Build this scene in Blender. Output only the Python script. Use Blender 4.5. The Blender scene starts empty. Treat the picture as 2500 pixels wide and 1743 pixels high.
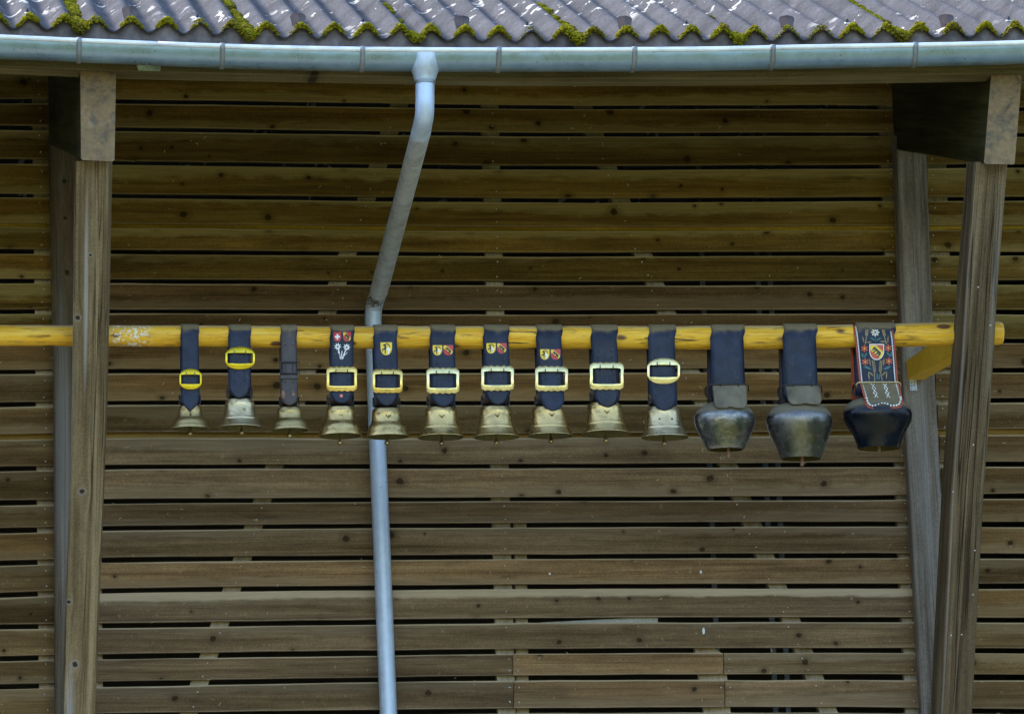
import bpy, bmesh, math, random
from mathutils import Vector, Matrix, noise
R = math.radians
random.seed(7)
scene = bpy.context.scene
col = scene.collection

# ------------------------------------------------------------------ camera
F = 13940.0                      # focal length in photo pixels (2500 wide)
YAW, PITCH, ROLL, DIST = R(7.6), R(12.6), 0.0310, 27.9
TARGET = Vector((0, 0, 7.7))
fwd = Vector((math.sin(YAW) * math.cos(PITCH), math.cos(YAW) * math.cos(PITCH), math.sin(PITCH)))
rt0 = fwd.cross(Vector((0, 0, 1))).normalized()
up0 = rt0.cross(fwd).normalized()
RT = rt0 * math.cos(ROLL) - up0 * math.sin(ROLL)
UP = up0 * math.cos(ROLL) + rt0 * math.sin(ROLL)
CAM = TARGET - fwd * DIST
cd = bpy.data.cameras.new("camera")
cam = bpy.data.objects.new("camera", cd)
col.objects.link(cam)
cd.sensor_width = 36.0
cd.lens = 36.0 * F / 2500.0
cd.clip_start, cd.clip_end = 0.5, 3000
cam.matrix_world = Matrix(((RT.x, UP.x, -fwd.x, CAM.x), (RT.y, UP.y, -fwd.y, CAM.y), (RT.z, UP.z, -fwd.z, CAM.z), (0, 0, 0, 1)))
scene.camera = cam

# ------------------------------------------------------------------ light
SUN_EL, SUN_AZ = R(38), R(-60)     # azimuth from +Y (behind the barn) towards +X
world = bpy.data.worlds.new("World")
scene.world = world
world.use_nodes = True
wn = world.node_tree
bg = wn.nodes["Background"]
sky = wn.nodes.new("ShaderNodeTexSky")
sky.sky_type = 'NISHITA'
sky.sun_disc = False
sky.sun_elevation = SUN_EL
sky.sun_rotation = SUN_AZ
sky.air_density, sky.dust_density, sky.ozone_density = 1.0, 1.2, 1.0
wn.links.new(sky.outputs[0], bg.inputs[0])
bg.inputs[1].default_value = 0.15
sl = bpy.data.lights.new("sun", 'SUN')
sl.energy, sl.angle, sl.color = 1.5, R(12), (1.0, 0.95, 0.87)
sun = bpy.data.objects.new("sun", sl)
col.objects.link(sun)
sdir = Vector((math.sin(SUN_AZ) * math.cos(SUN_EL), math.cos(SUN_AZ) * math.cos(SUN_EL), math.sin(SUN_EL)))
sun.rotation_euler = sdir.to_track_quat('Z', 'Y').to_euler()
sun.location = (0, 20, 30)
vs = scene.view_settings
vs.view_transform, vs.look, vs.gamma, vs.use_curve_mapping = 'Standard', 'None', 1.0, False
vs.exposure = 2.2

# ------------------------------------------------------------------ helpers
def P(px, py, Y):
    """point of the place seen at photo pixel (px, py) on the vertical plane at depth Y"""
    d = fwd * F + RT * (px - 1250.0) - UP * (py - 871.5)
    return CAM + d * ((Y - CAM.y) / d.y)

def lerp(a, b, t): return a + (b - a) * t

def interp(pts, x):
    if x <= pts[0][0]:
        (a, b), (c, d) = pts[0], pts[1]
    elif x >= pts[-1][0]:
        (a, b), (c, d) = pts[-2], pts[-1]
    else:
        for (a, b), (c, d) in zip(pts, pts[1:]):
            if a <= x <= c: break
    return b + (d - b) * (x - a) / (c - a)

def smooth_interp(pts, x):
    """Catmull-Rom through the knots, linear outside"""
    if x <= pts[0][0] or x >= pts[-1][0]: return interp(pts, x)
    for i in range(len(pts) - 1):
        if pts[i][0] <= x <= pts[i + 1][0]: break
    p = [pts[max(i - 1, 0)], pts[i], pts[i + 1], pts[min(i + 2, len(pts) - 1)]]
    h = p[2][0] - p[1][0]
    m1 = (p[2][1] - p[0][1]) / (p[2][0] - p[0][0]); m2 = (p[3][1] - p[1][1]) / (p[3][0] - p[1][0])
    t = (x - p[1][0]) / h
    return ((2*t**3 - 3*t*t + 1) * p[1][1] + (t**3 - 2*t*t + t) * h * m1 + (-2*t**3 + 3*t*t) * p[2][1] + (t**3 - t*t) * h * m2)

class MB:
    def __init__(s): s.v = []; s.f = []; s.m = []; s.attr = None
    def add(s, verts, faces, mi=0):
        o = len(s.v); s.v.extend(Vector(v) for v in verts)
        s.f.extend([tuple(i + o for i in f) for f in faces]); s.m.extend([mi] * len(faces))
    def loft(s, rings, closed=True, caps=True, mi=0):
        n = len(rings[0]); o = len(s.v)
        for r in rings: s.v.extend(Vector(p) for p in r)
        for i in range(len(rings) - 1):
            for j in range(n if closed else n - 1):
                a, b = o + i * n + j, o + i * n + (j + 1) % n
                s.f.append((a, b, b + n, a + n)); s.m.append(mi)
        if caps and closed:
            s.f.append(tuple(o + j for j in range(n))[::-1]); s.m.append(mi)
            s.f.append(tuple(o + (len(rings) - 1) * n + j for j in range(n))); s.m.append(mi)
    def tube(s, path, r, n=8, mi=0, caps=True):
        path = [Vector(p) for p in path]; rings = []
        rr = r if isinstance(r, (list, tuple)) else [r] * len(path)
        prev = None
        for i, p in enumerate(path):
            t = (path[min(i + 1, len(path) - 1)] - path[max(i - 1, 0)]).normalized()
            if prev is None:
                a = Vector((0, 0, 1)) if abs(t.z) < .9 else Vector((1, 0, 0))
                u = t.cross(a).normalized()
            else:
                u = (prev - t * prev.dot(t)).normalized()
            prev = u; w = t.cross(u)
            rings.append([p + (u * math.cos(2*math.pi*k/n) + w * math.sin(2*math.pi*k/n)) * rr[i] for k in range(n)])
        s.loft(rings, True, caps, mi)
    def box(s, c, h, mi=0):
        c = Vector(c); x, y, z = h
        v = [c + Vector((a*x, b*y, d*z)) for a in (-1, 1) for b in (-1, 1) for d in (-1, 1)]
        s.add(v, [(0,1,3,2),(4,6,7,5),(0,4,5,1),(2,3,7,6),(0,2,6,4),(1,5,7,3)], mi)
    def prism(s, front, back, mi=0):
        n = len(front); o = len(s.v)
        s.v.extend(Vector(p) for p in front); s.v.extend(Vector(p) for p in back)
        s.f.append(tuple(o + i for i in range(n))); s.f.append(tuple(o + n + i for i in range(n))[::-1]); s.m += [mi, mi]
        for i in range(n):
            j = (i + 1) % n
            s.f.append((o + i, o + n + i, o + n + j, o + j)); s.m.append(mi)
    def ico(s, c, r, sub=1, jit=0.0, mi=0):
        base = ICO[sub]; c = Vector(c)
        r = Vector(r) if isinstance(r, (tuple, list, Vector)) else Vector((r, r, r))
        s.add([c + Vector((v.x*r.x, v.y*r.y, v.z*r.z)) * (1 + random.uniform(-jit, jit)) for v in base[0]], base[1], mi)
    def build(s, name, mats, parent=None, loc=None, smooth=False, recalc=True, auto=None):
        org = Vector(loc) if loc is not None else (Vector(parent['org']) if parent is not None and 'org' in parent else Vector((0, 0, 0)))
        me = bpy.data.meshes.new(name)
        me.from_pydata([tuple(v - org) for v in s.v], [], s.f)
        mats = mats if isinstance(mats, (list, tuple)) else [mats]
        for m in mats: me.materials.append(m)
        if len(mats) > 1: me.polygons.foreach_set('material_index', s.m)
        if recalc:
            bm = bmesh.new(); bm.from_mesh(me); bmesh.ops.recalc_face_normals(bm, faces=bm.faces[:]); bm.to_mesh(me); bm.free()
        if s.attr is not None:
            a = me.attributes.new('edge', 'FLOAT', 'POINT'); a.data.foreach_set('value', s.attr)
        if smooth or auto is not None:
            me.shade_smooth()
            if auto is not None: me.set_sharp_from_angle(angle=R(auto))
        me.update()
        o = bpy.data.objects.new(name, me)
        col.objects.link(o)
        if parent is not None: o.parent = parent
        else: o.location = org
        return o

def _ico(sub):
    bm = bmesh.new(); bmesh.ops.create_icosphere(bm, subdivisions=sub, radius=1.0)
    d = ([v.co.copy() for v in bm.verts], [tuple(v.index for v in f.verts) for f in bm.faces]); bm.free(); return d
ICO = {1: _ico(1), 2: _ico(2)}

def tag(o, label=None, cat=None, group=None, kind=None):
    if label: o['label'] = label
    if cat: o['category'] = cat
    if group: o['group'] = group
    if kind: o['kind'] = kind
    return o
def empty(name, loc, label, cat, group=None):
    o = bpy.data.objects.new(name, None); o.empty_display_size = .05
    o.location = loc; o['org'] = tuple(loc); col.objects.link(o)
    return tag(o, label, cat, group)
def child_origin(o, parent):     # lets sub-parts use the thing's origin
    o['org'] = parent['org']; return o

# ------------------------------------------------------------------ materials
class N:
    def __init__(s, name):
        s.mat = bpy.data.materials.new(name); s.mat.use_nodes = True
        s.t = s.mat.node_tree; s.b = s.t.nodes['Principled BSDF']; s.src = None
    def n(s, typ, **kw):
        x = s.t.nodes.new(typ)
        for k, v in kw.items(): setattr(x, k, v)
        return x
    def link(s, a, b): s.t.links.new(a, b)
    def coords(s, scale=(1, 1, 1), rnd=True, out='Object'):
        tc = s.n('ShaderNodeTexCoord'); src = s.src if s.src is not None else tc.outputs[out]
        if rnd:
            oi = s.n('ShaderNodeObjectInfo'); mu = s.n('ShaderNodeMath', operation='MULTIPLY'); mu.inputs[1].default_value = 37.0
            s.link(oi.outputs['Random'], mu.inputs[0])
            ad = s.n('ShaderNodeVectorMath', operation='ADD'); s.link(src, ad.inputs[0]); s.link(mu.outputs[0], ad.inputs[1]); src = ad.outputs[0]
        mp = s.n('ShaderNodeMapping'); mp.inputs['Scale'].default_value = scale; s.link(src, mp.inputs[0]); return mp.outputs[0]
    def noise(s, vec, scale, detail=6, rough=.55, dist=0.0):
        x = s.n('ShaderNodeTexNoise'); x.inputs['Scale'].default_value = scale; x.inputs['Detail'].default_value = detail
        x.inputs['Roughness'].default_value = rough; x.inputs['Distortion'].default_value = dist
        s.link(vec, x.inputs['Vector']); return x.outputs['Fac']
    def flatxz(s, vec):
        a = s.n('ShaderNodeSeparateXYZ'); c = s.n('ShaderNodeCombineXYZ'); s.link(vec, a.inputs[0]); s.link(a.outputs['X'], c.inputs['X']); s.link(a.outputs['Z'], c.inputs['Y']); return c.outputs[0]
    def voro(s, vec, scale, out='Distance', rnd=1.0, dim='3D'):
        x = s.n('ShaderNodeTexVoronoi', voronoi_dimensions=dim); x.inputs['Scale'].default_value = scale; x.inputs['Randomness'].default_value = rnd
        s.link(vec, x.inputs['Vector']); return x.outputs[out]
    def ramp(s, fac, stops):
        x = s.n('ShaderNodeValToRGB'); e = x.color_ramp.elements
        while len(e) < len(stops): e.new(.5)
        for el, (p, c) in zip(e, stops):
            el.position = p; el.color = (*c, 1) if isinstance(c, (tuple, list)) else (c, c, c, 1)
        s.link(fac, x.inputs[0]); return x.outputs[0]
    def mr(s, v, a, b, c=0.0, d=1.0):
        x = s.n('ShaderNodeMapRange'); x.interpolation_type = 'SMOOTHSTEP'
        for i, k in enumerate((a, b, c, d)): x.inputs[1 + i].default_value = k
        s.link(v, x.inputs[0]); return x.outputs[0]
    def math(s, op, a, b=None):
        x = s.n('ShaderNodeMath', operation=op)
        for i, k in enumerate((a, b)):
            if k is None: continue
            if isinstance(k, (int, float)): x.inputs[i].default_value = k
            else: s.link(k, x.inputs[i])
        return x.outputs[0]
    def mix(s, fac, a, b, mode='MIX'):
        x = s.n('ShaderNodeMix', data_type='RGBA', blend_type=mode)
        for sock, k in ((x.inputs[0], fac), (x.inputs[6], a), (x.inputs[7], b)):
            if isinstance(k, (int, float)): sock.default_value = k
            elif isinstance(k, (tuple, list)): sock.default_value = (*k, 1)
            else: s.link(k, sock)
        return x.outputs[2]
    def up(s):
        g = s.n('ShaderNodeNewGeometry'); sp = s.n('ShaderNodeSeparateXYZ'); s.link(g.outputs['Normal'], sp.inputs[0]); return sp.outputs['Z']
    def bump(s, h, strength=.3, dist=.005):
        x = s.n('ShaderNodeBump'); x.inputs['Strength'].default_value = strength; x.inputs['Distance'].default_value = dist
        s.link(h, x.inputs['Height']); s.link(x.outputs[0], s.b.inputs['Normal'])
    def done(s, base, rough=.8, metal=0.0, spec=None):
        for key, v in (('Base Color', base), ('Roughness', rough), ('Metallic', metal)):
            if isinstance(v, (int, float)): s.b.inputs[key].default_value = v
            elif isinstance(v, (tuple, list)): s.b.inputs[key].default_value = (*v, 1)
            else: s.link(v, s.b.inputs[key])
        if spec is not None: s.b.inputs['Specular IOR Level'].default_value = spec
        return s.mat

def wood(name, dark, mid, light, axis='X', dust=None, dust_amt=.0, knots=.0, grain=1.0, vary=.35, edge=False, pale=None, white=None, rough=.85, grey=None, ksize=1.0, ring=.0, lines=.0, member=False, spots=(), streaks=(), spec=.08, ringpale=.4):
    m = N(name)
    def st(along, across):
        return (along, across, across) if axis == 'X' else ((across, across, along) if axis == 'Z' else (across, along, across))
    if member:
        ga = m.n('ShaderNodeAttribute', attribute_name='grain'); m.src = ga.outputs['Vector']; raw = m.src
        for sx, sz, sr in spots:                 # grain flows round each knot
            d = m.n('ShaderNodeVectorMath', operation='SUBTRACT'); m.link(m.src, d.inputs[0]); d.inputs[1].default_value = (sx, 0, sz)
            e_ = m.n('ShaderNodeVectorMath', operation='MULTIPLY'); m.link(d.outputs[0], e_.inputs[0]); e_.inputs[1].default_value = (1, 0, .33)
            l_ = m.n('ShaderNodeVectorMath', operation='LENGTH'); m.link(e_.outputs[0], l_.inputs[0])
            w_ = m.mr(l_.outputs['Value'], sr * 4.2, sr * .3, 0, .9)
            f_ = m.n('ShaderNodeVectorMath', operation='MULTIPLY'); m.link(d.outputs[0], f_.inputs[0]); f_.inputs[1].default_value = (1, 0, 0)
            g_ = m.n('ShaderNodeVectorMath', operation='SCALE'); m.link(f_.outputs[0], g_.inputs[0]); m.link(w_, g_.inputs['Scale'])
            h_ = m.n('ShaderNodeVectorMath', operation='SUBTRACT'); m.link(m.src, h_.inputs[0]); m.link(g_.outputs[0], h_.inputs[1]); m.src = h_.outputs[0]
    v = m.coords(st(.55, 15 * grain)); vf = m.coords(st(2.0 if axis == 'X' else .6, 60 * grain if axis == 'X' else 85)); iso = m.coords((1, 1, 1)); low = m.coords(st(.5, 2.0)); midc = m.coords(st(3.0, 12.0))
    g1 = m.noise(v, 1.6, 6, .6, .5); g2 = m.noise(low, 1.7, 4, .6, .4); g3 = m.noise(midc, 3.0, 4, .6, .3); fine = m.noise(vf, 2.0, 4, .6, .2)
    c = m.ramp(g1, [(.27, dark), (.5, mid), (.75, light)])
    c = m.mix(.8, c, m.ramp(g2, [(.28, (.52, .50, .46)), (.5, (.95, .95, .95)), (.74, (1.4, 1.36, 1.3))]), 'MULTIPLY')
    c = m.mix(.5, c, m.ramp(fine, [(.3, .68), (.7, 1.3)]), 'MULTIPLY')
    c = m.mix(.4, c, m.ramp(g3, [(.3, .75), (.7, 1.25)]), 'MULTIPLY')
    if ring:
        wv = m.n('ShaderNodeTexWave', wave_type='BANDS', bands_direction='X'); wv.inputs['Scale'].default_value = 9; wv.inputs['Distortion'].default_value = 3.2
        wv.inputs['Detail'].default_value = 1.5; wv.inputs['Detail Scale'].default_value = 1.0; m.link(m.coords(st(.07, 1.0)), wv.inputs['Vector'])
        c = m.mix(ring, c, m.ramp(wv.outputs['Fac'], [(.05, .55), (.35, 1.0), (1, 1.2)]), 'MULTIPLY')
    grit = m.noise(iso, 130, 3, .7)
    c = m.mix(.55, c, m.ramp(grit, [(.28, .5), (.72, 1.5)]), 'MULTIPLY')
    if lines:
        ln0 = m.noise(m.coords(st(.22, 20)), 1.0, 3, .5, .3)
        lm = m.mr(m.math('ABSOLUTE', m.math('SUBTRACT', ln0, .5)), .016, .003); lm2 = m.mr(m.math('ABSOLUTE', m.math('SUBTRACT', ln0, .58)), .012, .002)
        c = m.mix(m.math('MULTIPLY', m.math('MAXIMUM', lm, lm2), lines), c, tuple(x * .45 for x in dark))
    oi = m.n('ShaderNodeObjectInfo')
    wn2 = m.n('ShaderNodeTexWhiteNoise', noise_dimensions='1D'); m.link(oi.outputs['Random'], wn2.inputs['W'])
    at = None
    if edge:
        at = m.n('ShaderNodeAttribute', attribute_name='edge'); e = at.outputs['Fac']
    if grey and edge:      # each plank has weathered to grey along one part of its width
        ln = m.noise(m.coords((.35, 0, 0)), 1.0, 3, .5)
        sgn = m.mr(wn2.outputs[0], .45, .55, -1.0, 1.0)
        h = m.math('ADD', m.math('MULTIPLY', m.math('SUBTRACT', e, .5), sgn), m.math('MULTIPLY', m.math('SUBTRACT', ln, .5), 1.5))
        h = m.math('ADD', h, m.math('MULTIPLY', m.math('SUBTRACT', g3, .5), .5))
        c = m.mix(m.math('MULTIPLY', m.mr(h, .05, .30), .62), c, m.mix(.8, grey, m.ramp(fine, [(.3, .72), (.7, 1.25)]), 'MULTIPLY'))
    c = m.mix(1.0, c, m.ramp(oi.outputs['Random'], [(0, 1 - vary), (1, 1 + vary)]), 'MULTIPLY')
    c = m.mix(.5, c, m.ramp(wn2.outputs[0], [(0, (1.15, .97, .72)), (.5, (1, 1, 1)), (1, (.98, 1.0, .95))]), 'MULTIPLY')
    if knots:
        kv = m.coords((5.2, 1.0, 6.0) if axis != 'Z' else (6.5, 1.0, 3.2)); kv = m.flatxz(kv); kd = m.voro(kv, 1.0, dim='2D')
        sp = m.n('ShaderNodeSeparateColor'); m.link(m.voro(kv, 1.0, 'Color', dim='2D'), sp.inputs[0])
        keep = m.math('GREATER_THAN', sp.outputs[0], 1.0 - knots)
        kd2 = m.math('ADD', kd, m.math('MULTIPLY', m.math('SUBTRACT', m.noise(iso, 40, 2), .5), .10))
        sz = m.math('MULTIPLY', m.math('ADD', sp.outputs[1], .45), ksize)
        kk = m.math('DIVIDE', kd2, sz)
        c = m.mix(m.math('MULTIPLY', m.math('MULTIPLY', m.mr(kk, .28, .06), keep), .5), c, tuple(x * .45 for x in mid))
        c = m.mix(m.math('MULTIPLY', m.math('MULTIPLY', m.mr(kk, .105, .06), keep), .85), c, tuple(x * .3 for x in dark))
    if white:
        wm = m.mr(m.noise(m.coords((7, 7, .35)), 1.2, 5, .6, .3), .58, .72)
        c = m.mix(m.math('MULTIPLY', wm, .75), c, white)
    for sx, sz, ax, az, amt in streaks:
        d = m.n('ShaderNodeVectorMath', operation='SUBTRACT'); m.link(raw, d.inputs[0]); d.inputs[1].default_value = (sx, 0, sz)
        e_ = m.n('ShaderNodeVectorMath', operation='MULTIPLY'); m.link(d.outputs[0], e_.inputs[0]); e_.inputs[1].default_value = (1 / ax, 0, 1 / az)
        l_ = m.n('ShaderNodeVectorMath', operation='LENGTH'); m.link(e_.outputs[0], l_.inputs[0])
        q_ = m.math('ADD', l_.outputs['Value'], m.math('MULTIPLY', m.math('SUBTRACT', g1, .5), 1.3))
        c = m.mix(m.math('MULTIPLY', m.mr(q_, 1.1, .25), m.mr(fine, .25, .7, amt * .35, amt)), c, (.40, .39, .39))
    for sx, sz, sr in spots:
        d = m.n('ShaderNodeVectorMath', operation='SUBTRACT'); m.link(raw, d.inputs[0]); d.inputs[1].default_value = (sx, 0, sz)
        e_ = m.n('ShaderNodeVectorMath', operation='MULTIPLY'); m.link(d.outputs[0], e_.inputs[0]); e_.inputs[1].default_value = (1, 0, .85)
        l_ = m.n('ShaderNodeVectorMath', operation='LENGTH'); m.link(e_.outputs[0], l_.inputs[0]); q_ = m.math('ADD', l_.outputs['Value'], m.math('ADD', m.math('MULTIPLY', m.math('SUBTRACT', m.noise(iso, 48, 3, .6), .5), sr * 1.9), m.math('MULTIPLY', m.math('SUBTRACT', grit, .5), sr * .8)))
        c = m.mix(m.math('MULTIPLY', m.mr(q_, sr * 2.3, sr * 1.2), ringpale), c, (.30, .285, .275)); c = m.mix(m.math('MULTIPLY', m.mr(q_, sr * 1.15, sr * .6), .92), c, (.026, .019, .014))
    if dust:
        dn = m.noise(iso, 14, 5, .65); dl = m.noise(low, 3.1, 3)
        if edge:
            ee = m.math('ADD', e, m.math('MULTIPLY', m.math('SUBTRACT', dl, .5), .14))
            top = m.mr(ee, .925, .99) if not pale else m.math('MULTIPLY', m.mr(m.math('ADD', ee, m.math('MULTIPLY', m.math('SUBTRACT', g3, .5), .16)), .68, .80), m.mr(fine, .2, .75, .7, 1.0))
            bot = m.mr(m.math('ADD', e, m.math('MULTIPLY', m.math('SUBTRACT', dn, .5), .06)), .05, .0)
            f = m.math('MAXIMUM', m.math('MULTIPLY', top, .85), m.math('MULTIPLY', bot, .4))
            f = m.math('MAXIMUM', f, m.math('MULTIPLY', m.mr(m.noise(iso, 34, 4, .6), .64, .74), .28))
        else:
            f = m.math('MULTIPLY', m.mr(m.noise(v, 1.3, 5, .6), .5, .72), dust_amt)
        c = m.mix(f, c, dust)
    m.bump(m.math('ADD', g1, m.math('MULTIPLY', fine, .8)), .5, .003)
    return m.done(c, rough, 0, spec)

def flat(name, c, rough=.55, metal=0.0, var=.18, sc=60, dustc=None, spec=None, da=.3, db=.85, bumpy=0, scuff=False):
    m = N(name); v = m.coords(); n1 = m.noise(v, sc, 5); n2 = m.noise(v, sc * .15, 3)
    b = m.mix(1.0, c, m.ramp(n1, [(.25, 1 - var), (.75, 1 + var)]), 'MULTIPLY')
    b = m.mix(1.0, b, m.ramp(n2, [(.25, 1 - var), (.75, 1 + var)]), 'MULTIPLY')
    rr = m.mr(n2, .2, .8, max(rough - .12, .05), min(rough + .12, 1)); mm = metal
    if dustc:
        f = m.math('MULTIPLY', m.mr(m.math('ADD', m.up(), m.math('MULTIPLY', m.math('SUBTRACT', n1, .5), .5)), da, db), .85)
        b = m.mix(f, b, dustc); rr = m.mix(f, rr, (.95, .95, .95))
        if metal:
            mm = m.math('MULTIPLY', m.math('SUBTRACT', 1.0, f), metal)
    if scuff:
        sn = m.noise(m.coords((30, 30, 8)), 1.6, 5, .7, 1.5)
        b = m.mix(m.math('MULTIPLY', m.mr(sn, .60, .72), .35), b, (.16, .15, .14))
    if bumpy: m.bump(n1, bumpy, .003)
    return m.done(b, rr, mm, spec)

DUST = (.20, .18, .12)
M = {}
M['board_golden'] = wood('golden_brown_board', (0.076, 0.041, 0.009), (0.155, 0.095, 0.020), (0.229, 0.150, 0.038), 'X', (0.384, 0.310, 0.152), knots=.45, edge=True, grey=(0.280, 0.218, 0.082), ksize=.85, lines=.25, vary=.28)
M['board'] = wood('stained_board', (0.076, 0.043, 0.015), (0.143, 0.088, 0.035), (0.209, 0.138, 0.062), 'X', (0.409, 0.318, 0.194), knots=.42, edge=True, grey=(0.204, 0.148, 0.079), ksize=.85, lines=.25, vary=.28)
M['board_grey'] = wood('weathered_board', (0.096, 0.058, 0.028), (0.179, 0.119, 0.063), (0.262, 0.181, 0.103), 'X', (0.443, 0.354, 0.240), knots=.38, edge=True, grey=(0.216, 0.161, 0.101), ksize=.85, lines=.3, vary=.25)
M['board_pale'] = wood('weathered_board_pale_top', (0.098, 0.062, 0.033), (0.177, 0.122, 0.068), (0.258, 0.186, 0.111), 'X', (0.515, 0.409, 0.280), knots=.4, edge=True, pale=True, grey=(0.221, 0.168, 0.106), ksize=.85, lines=.3, vary=.2)
M['batten'] = wood('raw_batten', (0.330, 0.265, 0.186), (0.440, 0.360, 0.265), (0.550, 0.460, 0.353), 'Z', vary=.15)
M['rail'] = wood('golden_rail', (.30, .18, .02), (.50, .32, .045), (.62, .43, .09), 'X', vary=.1)
M['rail_brown'] = wood('brown_rail', (.16, .09, .02), (.26, .16, .04), (.36, .25, .10), 'X', vary=.1)
M['stud'] = wood('grey_stud', (0.121, 0.099, 0.080), (0.217, 0.185, 0.155), (0.324, 0.293, 0.270), 'Z', (0.364, 0.350, 0.339), .3, vary=.05, lines=.45, member=True, streaks=((.005, 2.0, .03, 1.1, .3),))
M['stud_shaded'] = wood('shaded_stud', (.055, .043, .027), (.108, .085, .058), (.18, .152, .122), 'Z', (.28, .265, .265), .25, vary=.05, lines=.5, member=True, ringpale=.0, spots=((-.005, .28, .013), (-.005, .50, .012), (.0, .83, .014)), streaks=((-.03, 1.9, .05, .9, .45),))  # darker stud tone; the shadow behind the left post is in the colour
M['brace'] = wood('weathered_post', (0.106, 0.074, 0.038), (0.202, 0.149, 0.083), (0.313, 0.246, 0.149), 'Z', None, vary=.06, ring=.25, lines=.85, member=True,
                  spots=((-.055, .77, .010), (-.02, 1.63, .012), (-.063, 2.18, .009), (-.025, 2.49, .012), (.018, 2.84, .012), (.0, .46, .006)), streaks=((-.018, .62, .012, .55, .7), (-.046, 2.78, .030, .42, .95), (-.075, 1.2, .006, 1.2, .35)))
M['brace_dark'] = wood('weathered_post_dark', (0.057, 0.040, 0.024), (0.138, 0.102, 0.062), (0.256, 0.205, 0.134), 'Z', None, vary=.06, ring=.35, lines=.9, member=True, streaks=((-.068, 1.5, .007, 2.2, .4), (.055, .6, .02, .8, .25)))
M['beam_side'] = wood('shade_darkened_beam', (.026, .025, .009), (.048, .045, .017), (.078, .070, .034), 'Z', None, vary=.05, member=True, lines=.3)  # darker than the ends: shade on the side faces is put into the colour
def m_end():
    m = N('mottled_end_grain'); v = m.coords(); n1 = m.noise(v, 7, 6, .7, .6); n2 = m.noise(v, 60, 4); n3 = m.noise(v, 13, 4, .6, 1.0)
    c = m.ramp(n1, [(.30, (.06, .05, .042)), (.46, (.19, .135, .075)), (.58, (.24, .165, .085)), (.72, (.26, .22, .16))])
    c = m.mix(m.math('MULTIPLY', m.mr(n3, .55, .68), .6), c, (.09, .08, .07)); c = m.mix(.5, c, m.ramp(n2, [(.3, .7), (.7, 1.3)]), 'MULTIPLY')
    m.bump(n3, .4, .005); return m.done(c, .85, 0, .25)
M['beam_end'] = m_end()
M['purlin'] = wood('eave_timber', (.075, .058, .024), (.14, .112, .052), (.20, .165, .085), 'X', DUST, .4, knots=.3, vary=.06)
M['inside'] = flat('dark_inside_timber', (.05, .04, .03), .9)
M['concrete'] = flat('plinth_render', (.38, .36, .32), .9)
M['offcut'] = wood('bleached_offcut', (.30, .29, .26), (.42, .41, .38), (.55, .54, .5), 'X')
M['nail'] = flat('nail_head', (.45, .44, .42), .5)
M['straw'] = flat('straw_bits', (.50, .42, .25), .8)
M['dropping'] = flat('bird_dropping', (.80, .82, .80), .8)

def m_log():
    m = N('yellow_varnished_log'); v = m.coords((2.0, 20, 20), False); iso = m.coords((1, 1, 1), False)
    g = m.noise(v, 2.0, 7, .6, .5); g2 = m.noise(m.coords((1.3, 5, 5), False), 1.5, 4)
    c = m.ramp(g, [(.22, (.52, .22, .012)), (.5, (.82, .47, .025)), (.8, (.88, .60, .11))])
    c = m.mix(.6, c, m.ramp(g2, [(.3, (.8, .72, .55)), (.7, (1.15, 1.12, 1.0))]), 'MULTIPLY')
    cr = m.noise(m.coords((3.2, 34, 34), False), 1.6, 5, .62, .8)
    reg = m.mr(m.noise(iso, 2.3, 3), .36, .56)
    c = m.mix(m.math('MULTIPLY', m.mr(cr, .585, .645), reg), c, (.10, .055, .02))
    hair = m.noise(m.coords((1.1, 60, 60), False), 1.0, 3, .5, .3)
    c = m.mix(m.math('MULTIPLY', m.mr(m.math('ABSOLUTE', m.math('SUBTRACT', hair, .5)), .02, .004), .4), c, (.22, .11, .02))
    kd = m.voro(m.coords((4.2, 9.0, 9.0), False), 1.1)
    c = m.mix(m.mr(m.math('ADD', kd, m.math('MULTIPLY', g, .12)), .25, .17), c, (.14, .06, .02))
    f = m.mr(m.math('ADD', m.up(), m.math('MULTIPLY', m.math('SUBTRACT', g, .5), .9)), .45, .95)
    st2 = m.noise(m.coords((2.2, 9, 9), False), 2.4, 5, .65, .4)
    c = m.mix(m.math('MULTIPLY', m.mr(st2, .57, .70), .55), c, (.30, .16, .04))
    c = m.mix(m.math('MULTIPLY', f, .8), c, (.44, .32, .20))
    # flaking white patch near the left post
    sp = m.n('ShaderNodeSeparateXYZ'); m.link(iso, sp.inputs[0])
    dx = m.math('ABSOLUTE', m.math('SUBTRACT', sp.outputs['X'], P(316, 818, -1.60).x - P(1250, 824, -1.60).x))
    pm = m.math('MULTIPLY', m.mr(dx, .115, .04), m.mr(m.noise(iso, 62, 4, .65), .50, .58))
    c = m.mix(pm, c, (.82, .79, .70))
    m.bump(g, .4, .004)
    return m.done(c, .5, 0, .35)
M['log'] = m_log()
M['yellow_paint'] = flat('ochre_painted_wood', (.76, .46, .025), .6, 0, .12, 25)

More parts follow.
